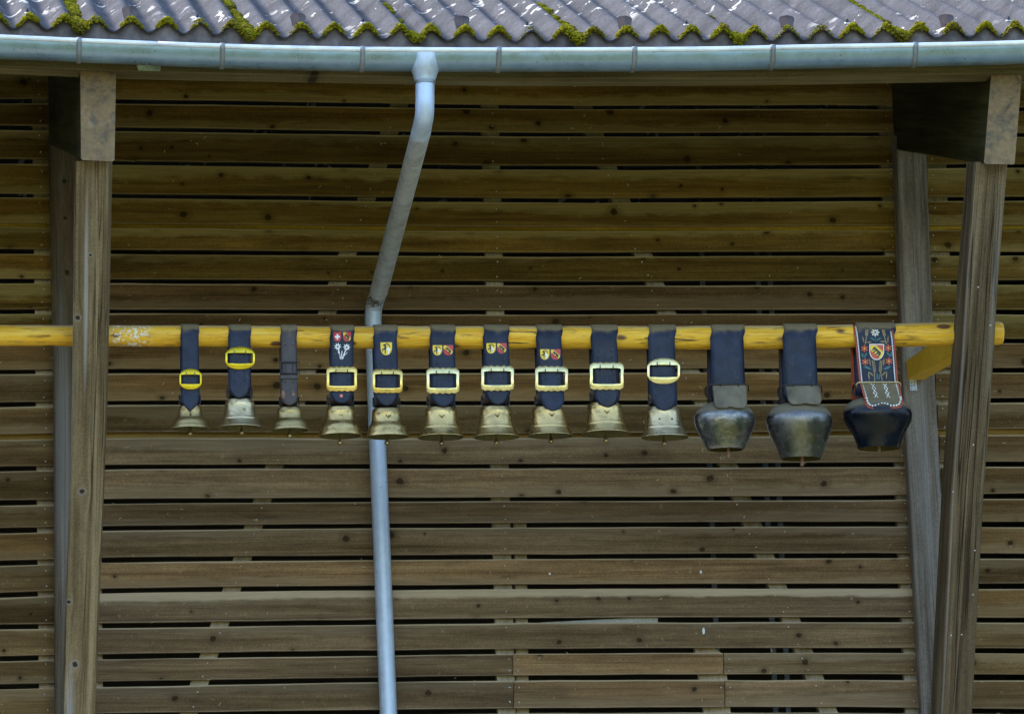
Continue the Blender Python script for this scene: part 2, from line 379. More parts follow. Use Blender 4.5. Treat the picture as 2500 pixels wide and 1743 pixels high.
def m_zinc(name, c, metal=.75, rough=.42):
    m = N(name); v = m.coords(); n1 = m.noise(v, 9, 6, .65); n2 = m.noise(v, 70, 4); sp = m.voro(v, 16)
    b = m.mix(1.0, c, m.ramp(n1, [(.3, .78), (.7, 1.12)]), 'MULTIPLY')
    b = m.mix(m.math('MULTIPLY', m.mr(n2, .66, .74), .5), b, (.14, .12, .09))
    b = m.mix(m.math('MULTIPLY', m.mr(sp, .085, .05), .6), b, (.07, .06, .045))
    m.bump(n1, .12, .01)
    return m.done(b, m.mr(n1, .3, .7, rough - .08, rough + .12), metal)
M['zinc'] = m_zinc('zinc_gutter', (.24, .345, .43), .65, .34)
def m_scratched():
    m = N('scratched_zinc'); v = m.coords(); n1 = m.noise(v, 14, 6, .7, .6); st = m.noise(m.coords((46, 46, 15)), 2.6, 7, .8, 2.2)
    b = m.ramp(n1, [(.3, (.40, .45, .46)), (.5, (.64, .70, .73)), (.7, (.76, .82, .86))])
    b = m.mix(m.math('MULTIPLY', m.mr(st, .53, .62), .8), b, (.16, .14, .10)); b = m.mix(m.math('MULTIPLY', m.mr(st, .44, .37), .8), b, (.82, .85, .88))
    m.bump(st, .2, .003); return m.done(b, .48, .5)
M['zinc_scratched'] = m_scratched()
M['zinc_pipe'] = m_zinc('zinc_downpipe', (.53, .62, .74), .5, .48)
M['rim'] = m_zinc('rim_highlight_zinc', (.80, .82, .86), .25, .35)  # near-white tone puts the highlight along the gutter bead into the colour
M['bracket'] = m_zinc('galvanised_bracket', (.26, .28, .29), .6, .5)
M['tin'] = flat('flaking_tin', (.40, .48, .40), .7, .2, .45, 40)

def m_roof():
    m = N('weathered_fibre_cement'); v = m.coords((1, 1, 1), False); n1 = m.noise(v, 5, 6, .6); n2 = m.noise(v, 60, 4, .7); n3 = m.noise(v, 260, 2)
    b = m.ramp(n1, [(.3, (.042, .042, .047)), (.7, (.088, .087, .097))])
    b = m.mix(.8, b, m.ramp(n2, [(.3, .6), (.7, 1.45)]), 'MULTIPLY'); b = m.mix(.8, b, m.ramp(n3, [(.3, .6), (.7, 1.4)]), 'MULTIPLY')
    reg = m.mr(m.noise(v, .85, 2), .47, .58)
    l = m.mr(m.noise(m.coords((1, .36, 1), False), 13, 4, .6), .60, .628)
    b = m.mix(m.math('MULTIPLY', l, reg), b, (.42, .41, .385))
    d = m.mr(m.voro(m.coords((1, .6, 1), False), 13), .075, .05)
    b = m.mix(m.math('MULTIPLY', d, .75), b, (.05, .035, .02))
    m.bump(n2, .3, .004)
    return m.done(b, .9, 0, .08)
M['roof'] = m_roof()
M['filler'] = flat('eave_filler_cement', (.125, .105, .10), .8, 0, .5, 24)
M['rust'] = flat('brown_painted_steel', (.050, .026, .019), .28, .1, .3, 40)
M['bolt'] = flat('dark_bolt', (.07, .07, .08), .5, .5)
M['washer'] = flat('pale_washer', (.75, .75, .73), .6)

def m_moss():
    m = N('yellow_green_moss'); v = m.coords((1, 1, 1), False); n1 = m.noise(v, 45, 5, .7); n2 = m.noise(v, 420, 3, .7); n3 = m.noise(v, 9, 3)
    b = m.ramp(n2, [(.3, (.050, .052, .003)), (.5, (.24, .22, .008)), (.72, (.55, .50, .02))])
    b = m.mix(.7, b, m.ramp(n1, [(.3, (.55, .55, .5)), (.7, (1.25, 1.2, 1.0))]), 'MULTIPLY')
    b = m.mix(m.mr(n3, .52, .62), b, m.mix(.5, b, (.10, .07, .02))); b = m.mix(m.math('MULTIPLY', m.mr(n1, .60, .70), .7), b, (.075, .05, .018))
    m.bump(n2, .9, .006)
    return m.done(b, .95, 0, .1)
M['moss'] = m_moss()

LE = (.225, .172, .085)
M['navy'] = flat('navy_leather', (.013, .019, .040), .36, 0, .5, 18, LE, .22, .16, .50, .5, True)
M['brown_leather'] = flat('dark_brown_leather', (.042, .030, .029), .5, 0, .35, 22, LE, .5, .16, .50, .4, True)
M['red_leather'] = flat('red_leather_back', (.42, .07, .02), .5, 0, .25, 30)
M['grey_flap'] = flat('dusty_grey_flap', (.170, .150, .105), .8, 0, .45, 14, None, .3, bumpy=.3)
M['tan_flap'] = flat('dusty_tan_flap', (.145, .120, .072), .85, 0, .22, 20, None, .3)
M['mixed_flap'] = flat('half_dusty_leather', (.085, .09, .10), .6, 0, .3, 20)
M['bell_leather_wear'] = flat('worn_leather_brown', (.22, .12, .07), .7)
M['brass'] = flat('brass_buckle', (.78, .56, .16), .30, .75, .2, 30)
M['brass_pale'] = flat('pale_brass_buckle', (.86, .73, .34), .30, .7, .18, 30)
M['brass_yellow'] = flat('bright_yellow_brass', (.78, .58, .02), .34, .55, .2, 30)
M['engrave'] = flat('engraved_line', (.16, .12, .05), .7)
M['dark_wire'] = flat('dark_wire', (.045, .043, .045), .45, .6)
M['pale_wire'] = flat('pale_brass_wire', (.55, .47, .25), .4, .6)

def m_bronze(name, c, patina, rough):
    m = N(name); v = m.coords(); n1 = m.noise(v, 16, 6, .65); n2 = m.noise(v, 110, 4, .6)
    b = m.mix(1.0, c, m.ramp(n1, [(.3, .72), (.7, 1.18)]), 'MULTIPLY')
    n3 = m.noise(m.coords((1, 1, 2.2)), 9, 5, .7, .6)
    pf = m.math('MAXIMUM', m.math('MULTIPLY', m.mr(n1, .46, .70), .6), m.math('MULTIPLY', m.mr(n3, .50, .66), .7))
    b = m.mix(pf, b, patina)
    f = m.math('MULTIPLY', m.mr(m.up(), .55, .95), .7)
    b = m.mix(f, b, (.30, .26, .15))
    m.bump(n2, .05, .002)
    return m.done(b, m.mr(n1, .3, .7, rough - .04, rough + .12), m.math('SUBTRACT', .9, m.math('MULTIPLY', f, .7)))
M['bronze'] = m_bronze('aged_bell_bronze', (.55, .39, .155), (.19, .145, .06), .26)
M['bronze_dull'] = m_bronze('dull_bell_bronze', (.42, .31, .13), (.18, .145, .065), .33)
M['bronze_grey'] = m_bronze('grey_bell_bronze', (.54, .43, .24), (.25, .205, .115), .29)

M['bell_inside'] = flat('oxidised_bell_inside', (.10, .082, .022), .7, 0, .3, 20)

def m_steel(name, c1, c2, rough, metal, dustamt):
    m = N(name); v = m.coords(); st = m.coords((9, 9, 18)); n1 = m.noise(v, 11, 6, .7, .2); n2 = m.noise(st, 2.4, 7, .75, .15)
    b = m.mix(m.mr(n2, .36, .68), c1, c2); b = m.mix(1.0, b, m.ramp(n1, [(.3, .84), (.7, 1.12)]), 'MULTIPLY')
    f = m.math('MULTIPLY', m.mr(m.math('ADD', m.up(), m.math('MULTIPLY', m.math('SUBTRACT', n1, .5), .25)), .14, .44), dustamt)
    b = m.mix(f, b, (.165, .145, .095))
    m.bump(n1, .16, .006)
    rr = m.mix(f, m.mr(n1, .3, .7, rough - .1, rough + .15), (.95, .95, .95))
    return m.done(b, rr, m.math('MULTIPLY', m.math('SUBTRACT', 1.0, f), metal), .30)
M['steel_worn'] = m_steel('worn_forged_steel', (.095, .098, .108), (.24, .235, .215), .26, .9, .95)
M['steel_smooth'] = m_steel('rubbed_forged_steel', (.125, .122, .122), (.185, .178, .165), .25, .9, .98)
M['black_enamel'] = m_steel('black_lacquered_steel', (.002, .003, .008), (.003, .005, .011), .20, .0, .9)

for nm, c in dict(red=(.52, .035, .03), orange=(.55, .075, .02), piping=(.34, .055, .028), yellow=(.85, .58, .02), black=(.012, .012, .014), white=(.82, .82, .80),
                  teal=(.02, .13, .13), wheat=(.30, .22, .08), cream=(.75, .70, .55), rust_red=(.40, .06, .04), green=(.03, .10, .04), hole=(.006, .006, .008)).items():
    M[nm] = flat('enamel_' + nm, c, .42 if nm != 'hole' else .9, 0, .08)

# ------------------------------------------------------------------ ground
g = MB(); g.add([(-900, -900, 0), (900, -900, 0), (900, 900, 0), (-900, 900, 0)], [(0, 1, 2, 3)])
gm = N('meadow_grass'); gv = gm.coords((1, 1, 1), False)
gc = gm.ramp(gm.noise(gv, .6, 6), [(.3, (.19, .19, .055)), (.7, (.28, .265, .09))])
M['grass'] = gm.done(gc, .95, 0, .1)
tag(g.build('ground', M['grass']), kind='structure')
g = MB(); g.add([(-60, -9.0, .004), (60, -9.0, .004), (60, -.3, .004), (-60, -.3, .004)], [(0, 1, 2, 3)])
M['gravel'] = flat('gravel_yard', (.42, .37, .27), .95, 0, .25, 8)
tag(g.build('yard', M['gravel']), kind='structure')

wd = MB(); rw = random.Random(3)  # unseen spruces added on both sides to block side light on barn and bells
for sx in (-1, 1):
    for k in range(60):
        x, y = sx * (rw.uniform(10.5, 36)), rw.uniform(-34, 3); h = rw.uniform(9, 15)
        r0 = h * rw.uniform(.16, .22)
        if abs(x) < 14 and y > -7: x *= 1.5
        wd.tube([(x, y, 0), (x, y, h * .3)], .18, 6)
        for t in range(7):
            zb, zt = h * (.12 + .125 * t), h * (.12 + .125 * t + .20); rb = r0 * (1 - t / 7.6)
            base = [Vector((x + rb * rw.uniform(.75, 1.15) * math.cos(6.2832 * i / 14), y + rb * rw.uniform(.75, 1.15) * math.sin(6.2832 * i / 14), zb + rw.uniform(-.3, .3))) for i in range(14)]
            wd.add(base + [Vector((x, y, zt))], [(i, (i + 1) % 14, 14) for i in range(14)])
tag(wd.build('added_spruce_screen', flat('spruce_screen_green', (.028, .045, .016), .9, 0, .4, 3), recalc=False), kind='stuff')

# ------------------------------------------------------------------ plank wall
# gap rows (top, bottom) at five photo columns; what lies between two gaps is a board
XS = (60, 300, 1300, 2000, 2480)
GAPS = [
 ((242, 253), (242.5, 253.5), (257, 267), (257, 267), (262, 272)),
 ((307, 318), (311, 321), (324, 334), (323, 333), (325, 334.5)),
 ((389, 401), (393, 403), (405, 415), (403, 413), (401, 410)),
 ((473, 483), (474, 484), (484, 495), (482, 492), (480, 491)),
 ((545, 556), (546, 557), (554, 565), (552, 563), (550, 562)),
 ((608, 620), (610, 621), (616, 627), (614, 625), (614, 625)),
 ((681, 692), (682, 692), (687, 698), (685, 696), (684, 695)),
 ((755, 766), (755, 765), (757, 768), (756, 766), (756, 768)),
 ((830, 841), (829, 839), (829, 839), (827, 837), (827, 838)),
 ((903, 913), (901, 911), (901, 911), (899, 909), (898, 910)),
 ((981.5, 993), (978, 988), (979, 989), (975, 986), (971, 983)),
 ((1059, 1073), (1055, 1069), (1058, 1069), (1053, 1064), (1047, 1061)),
 ((1138, 1150), (1134, 1145), (1132, 1143), (1129, 1140), (1127, 1139)),
 ((1220, 1233), (1217, 1229), (1213, 1223), (1210, 1221), (1204, 1217)),
 ((1288, 1300), (1283, 1294), (1276, 1287), (1273, 1285), (1273, 1286)),
 ((1367, 1379), (1360, 1372), (1353, 1364), (1350, 1362), (1351, 1363)),
 ((1444, 1456), (1435, 1447), (1426, 1437), (1424, 1436), (1424, 1437)),
 ((1523, 1535), (1520, 1532), (1508, 1520), (1506, 1518), (1507, 1519)),
 ((1600, 1612), (1595, 1608), (1583, 1595), (1581, 1593), (1582, 1594)),
 ((1668, 1680), (1662, 1675), (1648, 1660), (1645, 1659), (1646, 1660)),
 ((1745, 1757), (1740, 1752), (1728, 1740), (1725, 1739), (1730, 1742)),
]
def shifted(g, d): return tuple((a + d, b + d) for a, b in g)
rows = [shifted(GAPS[0], -74 * k) for k in (4, 3, 2, 1)] + GAPS + [shifted(GAPS[-1], 77 * k) for k in range(1, 7)]
FIRST = 4
def gap_y(g, x, side): return smooth_interp([(X, p[side]) for X, p in zip(XS, g)], x)

WALL = empty('plank_wall', (0, 0, 6.0), 'brown stained barn wall of horizontal planks with dark gaps behind the row of bells', 'wall')
def stud_left(px_y, which):   # photo x of stud edges at height py
    return interp({'l0': [(354, 120), (950, 132), (1743, 135)], 'l1': [(354, 196), (950, 206), (1743, 212)],
                   'r0': [(367, 2186), (900, 2202), (993, 2210), (1743, 2252)], 'r1': [(370, 2261), (700, 2270), (1000, 2287), (1170, 2297), (1743, 2330)]}[which], px_y)

def board(row, x0, x1, mat, name='board'):
    top_g, bot_g = rows[row], rows[row + 1]
    b = MB(); b.attr = []
    n = max(3, int(abs(x1 - x0) / 110) + 1)
    Y = random.uniform(-.004, .006); tilt = random.uniform(-.003, .003)
    seed = random.uniform(0, 100); rings = []
    for i in range(n + 1):
        x = lerp(x0, x1, i / n)
        yt = gap_y(top_g, x, 1) + .9 * noise.noise((x * .012, seed, 0)) + random.uniform(-.5, .5)
        yb = gap_y(bot_g, x, 0) + .9 * noise.noise((x * .012, seed, 9)) + random.uniform(-.5, .5)
        a, c = P(x, yt + .3, Y), P(x, yb - 1.3, Y + tilt)
        rings.append([a, c, c + Vector((0, .020, 0)), a + Vector((0, .020, 0))])
        b.attr += [1, 0, 0, 1]
    b.loft(rings)
    return b.build(name, mat, WALL)

nails = MB()
def nail(px, py, Y=-.008):
    c = P(px, py, Y); r = random.uniform(.0022, .0035); k = 7
    fr = [c + Vector((r * math.cos(6.283 * i / k), 0, r * math.sin(6.283 * i / k))) for i in range(k)]
    nails.prism(fr, [p + Vector((0, .006, 0)) for p in fr])

def batten_mid(y): return interp([(248, 1195), (1655, 1235)], y)
def brace_l(y): return interp([(250, 978), (760, 804), (1668, 488)], y)
def brace_r(y): return interp([(250, 1415), (760, 1614), (1138, 1763), (1655, 1981)], y)
for r in range(len(rows) - 1):
    ymid = (gap_y(rows[r], 1300, 1) + gap_y(rows[r + 1], 1300, 0)) / 2
    k = r - FIRST                     # k = 0 is the board under the first measured gap
    sl0, sl1, sr0, sr1 = (stud_left(ymid, w) for w in ('l0', 'l1', 'r0', 'r1'))
    pale = (k == 16)
    mat = M['board_pale'] if pale else M['board_golden' if k < 6 else ('board' if k < 11 else 'board_grey')]
    side = M['board_golden' if k < 8 else 'board']
    board(r, -3300, sl0 - 1, side)
    if k in (17, 18, 19, 20):
        j1, j2 = 1253 + (ymid - 1650) * .03, 1768 + (ymid - 1650) * .04
        for a, c in ((sl1 + 1, j1 - 1), (j1 + 1, j2 - 1), (j2 + 1, sr0 - 2)) if k >= 18 else ((sl1 + 1, sr0 - 2),):
            board(r, a, c, mat)
    else:
        board(r, sl1 + 1, sr0 - 2, mat)
    board(r, sr1 + 1, 3400, side)
    if k >= -1:
        yt, yb = gap_y(rows[r], 1300, 1), gap_y(rows[r + 1], 1300, 0)
        for fx in (lambda y: batten_mid(y) + 8, brace_l, brace_r, lambda y: stud_left(y, 'r0') - 16, lambda y: stud_left(y, 'r1') + 16, lambda y: stud_left(y, 'l0') - 22):
            for t in (.22, .8):
                if random.random() < .9:
                    yy = lerp(yt, yb, t + random.uniform(-.06, .06))
                    x = fx(yy) + random.uniform(-4, 4)
                    dy = gap_y(rows[r], x, 1) - yt
                    nail(x, yy + dy)
        if k >= 18:
            for j in (1253, 1768):
                for s in (-10, 12):
                    for t in (.25, .78): nail(j + s + (yb - 1650) * .035, lerp(yt, yb, t))
tag(nails.build('nail', M['nail'], WALL), kind='stuff')

def strip(name, mat, pl, pr, Yf, th, parent, seg=4):
    b = MB(); rings = []
    for i in range(seg + 1):
        t = i / seg
        ly, ry = lerp(pl[0][1], pl[1][1], t), lerp(pr[0][1], pr[1][1], t)
        a, c = P(lerp(pl[0][0], pl[1][0], t), ly, Yf), P(lerp(pr[0][0], pr[1][0], t), ry, Yf)
        rings.append([a, c, c + Vector((0, th, 0)), a + Vector((0, th, 0))])
    b.loft(rings); return b.build(name, mat, parent)
for f, w, y0, y1, Y in ((batten_mid, 43, -40, 2200, .038), (brace_l, 44, -40, 2200, .042), (brace_r, 44, -40, 2200, .042)):
    strip('batten', M['batten'], ((f(y0) - w / 2, y0), (f(y1) - w / 2, y1)), ((f(y0) + w / 2, y0), (f(y1) + w / 2, y1)), Y, .05, WALL)
strip('batten', M['batten'], ((1256, 1270), (1268, 2200)), ((1285, 1270), (1298, 2200)), .05, .05, WALL)
strip('batten', M['batten'], ((2140, 150), (2212, 1743)), ((2300, 150), (2362, 1743)), .040, .05, WALL)
strip('batten', M['batten'], ((78, 150), (97, 1743)), ((234, 150), (252, 1743)), .040, .05, WALL)
strip('batten', M['batten'], ((1690, 1540), (1786, 2200)), ((1770, 1600), (1830, 2200)), .046, .04, WALL)
def rail(y_at, h, Y, x0=-900, x1=3400, mat='rail'):
    b = MB(); rings = []
    for i in range(17):
        x = lerp(x0, x1, i / 16); y = y_at(x)
        a, c = P(x, y - h, Y), P(x, y + h, Y)
        rings.append([a, c, c + Vector((0, .03, 0)), a + Vector((0, .03, 0))])
    b.loft(rings); return b.build('rail', M[mat], WALL)
rail(lambda x: gap_y(GAPS[4], x, 0) + 1, 9.5, .029)
rail(lambda x: gap_y(GAPS[11], x, 0) + 6, 9.5, .031, mat='rail_brown')
strip('offcut', M['offcut'], ((1318, 1519), (1606, 1504)), ((1318, 1526), (1606, 1526)), .03, .02, WALL)

# dark barn behind the gaps
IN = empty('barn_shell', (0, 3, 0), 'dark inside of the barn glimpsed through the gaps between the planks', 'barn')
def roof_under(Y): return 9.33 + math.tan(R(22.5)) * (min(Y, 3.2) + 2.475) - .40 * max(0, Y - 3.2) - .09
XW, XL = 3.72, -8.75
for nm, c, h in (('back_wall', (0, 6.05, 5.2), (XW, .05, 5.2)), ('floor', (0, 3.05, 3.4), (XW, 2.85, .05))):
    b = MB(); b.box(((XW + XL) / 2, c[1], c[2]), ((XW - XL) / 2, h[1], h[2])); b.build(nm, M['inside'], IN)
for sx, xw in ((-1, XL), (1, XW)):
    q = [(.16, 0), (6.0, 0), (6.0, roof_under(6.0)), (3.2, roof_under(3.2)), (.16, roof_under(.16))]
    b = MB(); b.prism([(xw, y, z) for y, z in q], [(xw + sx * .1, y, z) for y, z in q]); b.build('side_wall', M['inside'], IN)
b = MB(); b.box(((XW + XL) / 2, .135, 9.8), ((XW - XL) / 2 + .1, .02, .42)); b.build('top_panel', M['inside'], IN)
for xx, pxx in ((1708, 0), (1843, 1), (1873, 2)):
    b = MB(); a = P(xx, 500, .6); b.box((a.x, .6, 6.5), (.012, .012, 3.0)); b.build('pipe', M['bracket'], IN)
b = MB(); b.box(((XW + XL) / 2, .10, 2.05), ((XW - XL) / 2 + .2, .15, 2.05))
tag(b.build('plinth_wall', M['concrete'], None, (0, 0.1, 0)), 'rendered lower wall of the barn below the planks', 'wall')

# ------------------------------------------------------------------ timber members
def member(name, mat, sections, label, cat, cham=.006, jit=.004, seg=26, thing_loc=None, group=None, parent=None):
    """sections: list of (t, [4 world corners]) interpolated linearly"""
    b = MB(); rings = []; ga = []
    L0 = (Vector(sections[-1][1][0]) - Vector(sections[0][1][0])).length
    for i in range(seg + 1):
        t = i / seg
        for (ta, A), (tb, B) in zip(sections, sections[1:]):
            if ta <= t <= tb + 1e-9: break
        u = (t - ta) / (tb - ta)
        q = [lerp(Vector(a), Vector(c), u) for a, c in zip(A, B)]
        ring = []
        for k in range(4):
            p, pr, nx = q[k], q[k - 1], q[(k + 1) % 4]
            ring.append(p + (pr - p).normalized() * (cham + random.uniform(0, jit)))
            ring.append(p + (nx - p).normalized() * (cham + random.uniform(0, jit)))
        rings.append(ring); mid_ = (q[0] + q[1]) / 2; wx = (q[1] - q[0]).normalized(); dz = ((q[3] + q[2]) / 2 - mid_).normalized()
        ga += [((p - mid_).dot(wx), (p - mid_).dot(dz), t * L0) for p in ring]
    b.loft(rings)
    loc = sections[-1][1][0]
    o = b.build(name, M[mat], parent, loc, auto=35) if parent is None else b.build(name, M[mat], parent, auto=35)
    at = o.data.attributes.new('grain', 'FLOAT_VECTOR', 'POINT'); at.data.foreach_set('vector', [k for g_ in ga for k in g_])
    if label: tag(o, label, cat, group)
    return o

def yplane(c, Y, dy=0, dx=0): return P(c[0] + dx, c[1] + dy, Y)
# studs standing against the wall
for l, r, lab in (('l0', 'l1', 'grey upright stud against the plank wall behind the left leaning post'), ('r0', 'r1', 'grey upright stud on the plank wall carrying the ochre bracket')):
    sec = []
    for t, y in ((0, 330), (.3, 950), (.6, 1743), (1, 2900)):
        a, c = P(stud_left(y, l), y, -.075), P(stud_left(y, r), y, -.075)
        sec.append((t, [a, c, c + Vector((0, .11, 0)), a + Vector((0, .11, 0))]))
    member('wall_stud', 'stud_shaded' if l == 'l0' else 'stud', sec, lab, 'post', group='studs against the wall')
# leaning braces in front
def brY(y): return -2.24 + (y - 394) * (1.49 / 1349)
LB = [(394, 182, 264, 275), (950, 176, 259, 263.5), (1200, 171, 251, 254), (1520, 160, 239, 241), (1743, 154, 232, 233), (2300, 136, 214, 212)]
sec = []
for y, l, r, rb in LB:
    Y = brY(y); a, c = P(l, y, Y), P(r, y, Y)
    bk = P(rb, y, Y + .13); bl = P(l + (rb - r) - 4, y, Y + .13)
    sec.append(((y - 394) / (2300 - 394), [a, c, bk, bl]))
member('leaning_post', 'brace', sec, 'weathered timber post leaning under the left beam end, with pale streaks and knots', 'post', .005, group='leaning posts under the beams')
RB = [(396, 2359, 2381, 2460), (700, 2335, 2360, 2436), (950, 2316, 2342, 2421), (1195, 2298, 2324, 2402), (1743, 2270, 2297, 2373), (2300, 2240, 2268, 2342)]
sec = []
for y, ls, l, r in RB:
    Y = brY(y); a, c = P(l, y, Y), P(r, y, Y)
    bl, bk = P(ls, y, Y + .14), P(r - 10, y, Y + .14)
    sec.append(((y - 396) / (2300 - 396), [a, c, bk, bl]))
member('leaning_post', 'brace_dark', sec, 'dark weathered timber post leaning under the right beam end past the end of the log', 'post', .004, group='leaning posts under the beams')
# screws in the right post
sc = MB()
RPOST = [o for o in col.objects if o.name == 'leaning_post.001'][0]; RPOST['org'] = tuple(RPOST.location)
for x, y in ((2388, 701), (2418, 794), (2376.5, 1085.5), (2327, 1200), (2380, 1343), (2375.5, 1451), (2322, 1550), (2348, 1548)):
    c = P(x, y, brY(y) - .002)
    sc.ico(c, (.0048, .003, .0048), 1)
tag(sc.build('screw', M['nail'], RPOST), kind='stuff')
# cantilever beams
BT = {'L': ((196, 170), (283.5, 174), (279.5, 395), (198, 391), (120, 354)), 'Rr': ((2420, 181), (2495, 182), (2477, 402), (2402, 401), (2184, 366))}
for key, lab in (('L', 'thick squared roof beam with mottled end grain above the left leaning post'), ('Rr', 'thick squared roof beam with greyer end above the right leaning post')):
    tl, tr, br, bl, bb = BT[key]; Yf = -2.33
    A = [P(*bl, Yf), P(*br, Yf), P(*tr, Yf), P(*tl, Yf)]
    back = P(*bb, -.005); w = A[1] - A[0]; h = Vector((0, 0, (A[3] - A[0]).length))
    w = Vector((w.x, 0, 0))
    B = [back, back + w, back + w + h, back + h]
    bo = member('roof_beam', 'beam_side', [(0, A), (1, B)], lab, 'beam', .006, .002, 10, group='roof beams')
    bo.data.materials.append(M['beam_end'])
    for p in bo.data.polygons:
        if len(p.vertices) > 4 and p.normal.y < -.5: p.material_index = 1
# eave purlin under the gutter
PB = [(-900, 125), (0, 161), (283, 172.5), (355, 174.5), (600, 179.5), (900, 184.5), (1070, 189), (1400, 191), (1700, 190.5), (2170, 184), (2420, 180), (2500, 177), (3400, 130)]
b = MB(); rings = []
for i in range(68):
    x = -3300 + i * 100; y = smooth_interp(PB, x); c = P(x, y + random.uniform(-.4, .4), -2.37)
    rings.append([c, c + Vector((0, 0, .17)), c + Vector((0, .14, .17)), c + Vector((0, .14, 0))])
b.loft(rings)
tag(b.build('eave_purlin', M['purlin'], None, P(1250, 190, -2.3), auto=30), 'long sagging timber running along the eave under the gutter', 'beam')
b = MB()
q = [(333, 150), (392, 150), (394, 160), (391, 174.5), (338, 173), (333, 158)]
b.prism([P(x, y, -2.378 + random.uniform(-.002, .002)) for x, y in q], [P(x, y, -2.3745) for x, y in q])
tag(b.build('tin_plate', M['tin'], None, P(360, 170, -2.38)), 'small flaking pale green tin plate on the eave timber beside the left beam', 'plate')

# ------------------------------------------------------------------ roof
CRESTS = [73, 159, 235, 321, 408, 490, 568, 651, 737, 817, 896, 980, 1052, 1137, 1218, 1298, 1376, 1450, 1531, 1613, 1689, 1765, 1843, 1924, 2007, 2083, 2165, 2246, 2328, 2407, 2479]
while CRESTS[0] > -3300: CRESTS.insert(0, CRESTS[0] - 80)
while CRESTS[-1] < 3400: CRESTS.append(CRESTS[-1] + 80)
VAL = [(-900, 40), (0, 68), (129, 71), (290, 76), (525, 84), (694, 92), (868, 93), (1094, 98), (1257, 101), (1490, 100), (1724, 98), (1887, 99), (2124, 93), (2283, 92), (2439, 89), (2500, 87), (3400, 50)]
SLOPE = R(22.5); EY = -2.475
BACK = Vector((0, math.cos(SLOPE), math.sin(SLOPE))); NRM = Vector((0, -math.sin(SLOPE), math.cos(SLOPE)))
def wave(x):
    for a, c in zip(CRESTS, CRESTS[1:]):
        if a <= x <= c:
            return .5 + .5 * math.cos(2 * math.pi * (x - a) / (c - a))
    return .5
def edge(x): return P(x, smooth_interp(VAL, x), EY) + NRM * (.051 * wave(x))
def roofpt(x, u, lift=0.0): return edge(x) + BACK * u + NRM * lift
ROOF = empty('corrugated_roof', P(1250, 100, EY), 'grey corrugated fibre cement roof with lichen and mossy edge', 'roof')
laps = [i for i in range(len(CRESTS)) if (i - CRESTS.index(159)) % 5 == 0]
for a, c in zip(laps, laps[1:]):
    x0, x1 = CRESTS[a] - 4, CRESTS[c] + 18
    n = int((x1 - x0) / 6.5)
    m = MB(); rings = []
    for i in range(n + 1):
        x = lerp(x0, x1, i / n); e = edge(x)
        # each sheet rides up on the next at its right lap
        lift = .008 * max(0, min(1, (x - CRESTS[c] + 40) / 40.0)); e = e + NRM * lift
        jag = random.uniform(-.002, .002)
        top = [e + BACK * u for u in (jag, .25, .6, 1.2, 2.4, 6.2)]
        rings.append(top + [p - NRM * .0065 for p in top[::-1]])
    m.loft(rings, True, True)
    m.build('corrugated_sheet', M['roof'], ROOF, auto=40)
# cement filler closing the corrugations above the gutter
m = MB(); rings = []
x = -3200
while x < 3400:
    e = edge(x) + BACK * .028 - NRM * (.0085 if wave(x) > .03 else .0085)
    bt = P(x, smooth_interp(VAL, x) + 48, EY + .028)
    rings.append([e, Vector((e.x, e.y - .006 * wave(x), lerp(e.z, bt.z, .5))), Vector((e.x, e.y, bt.z)), Vector((e.x, e.y + .02, bt.z)), e + Vector((0, .02, 0))]); x += 6.5
m.loft(rings); m.build('eave_filler', M['filler'], ROOF, auto=50)
# snow hooks
for x, y in ((317, 44), (729, 57), (1130, 70), (1528, 70), (1925, 68), (2316, 63), (-90, 38)):
    cx = min(CRESTS, key=lambda c: abs(c - x)); m = MB()
    base = roofpt(x + 2, .06)
    X, Z = Vector((1, 0, 0)), Vector((0, 0, 1)); Yv = Vector((0, 1, 0))
    prof = [(-.026, .0), (-.036, .048), (-.028, .058), (0, .060), (.028, .058), (.036, .048), (.026, .0), (0, -.004)]
    fr = [base + X * a + Z * (c - .004) + Yv * (-.004 - (.012 if a == 0 and c < .05 else 0) + abs(a) * .35) for a, c in prof]
    ctr = base + Z * .024 + Yv * -.016
    m.add(fr + [ctr], [(i, (i + 1) % 8, 8) for i in range(8)])
    m.add([p + Yv * .003 for p in fr] + [ctr + Yv * .003], [((i + 1) % 8, i, 8) for i in range(8)])
    m.loft([[p] + [p + Yv * .003] for p in fr + [fr[0]]], False, False)
    m.loft([[base + X * a + BACK * u + NRM * .006 + X * 0 for a in (-.014, .014)] + [base + X * a + BACK * u + NRM * .009 for a in (.014, -.014)] for u in (-.01, .07)])
    m.build('snow_hook', M['rust'], ROOF, auto=25)
for x, y in ((70, 33), (484, 48), (891, 58), (1287, 64), (1682, 64), (2074, 60), (2474, 52)):
    cx = min(CRESTS, key=lambda c: abs(c - x)); p = roofpt(cx - 3, .13, .002); m = MB()
    m.tube([p, p + NRM * .004], .013, 10, 1); m.tube([p, p + NRM * .022], .0045, 6, 0); m.tube([p + NRM * .006, p + NRM * .014], .009, 6, 0)
    m.build('roof_bolt', [M['bolt'], M['washer']], ROOF)
# back slope of the roof so that the barn is closed
m = MB(); rp = edge(1250) + BACK * 6.15
m.add([(-9.6, rp.y, rp.z), (5.0, rp.y, rp.z), (5.0, rp.y + 6, rp.z - 2.4), (-9.6, rp.y + 6, rp.z - 2.4), (-9.6, rp.y, rp.z - .04), (5.0, rp.y, rp.z - .04), (5.0, rp.y + 6, rp.z - 2.44), (-9.6, rp.y + 6, rp.z - 2.44)],
      [(0, 1, 2, 3), (7, 6, 5, 4), (0, 4, 5, 1), (2, 6, 7, 3), (1, 5, 6, 2), (0, 3, 7, 4)])
m.build('back_slope', M['roof'], ROOF)

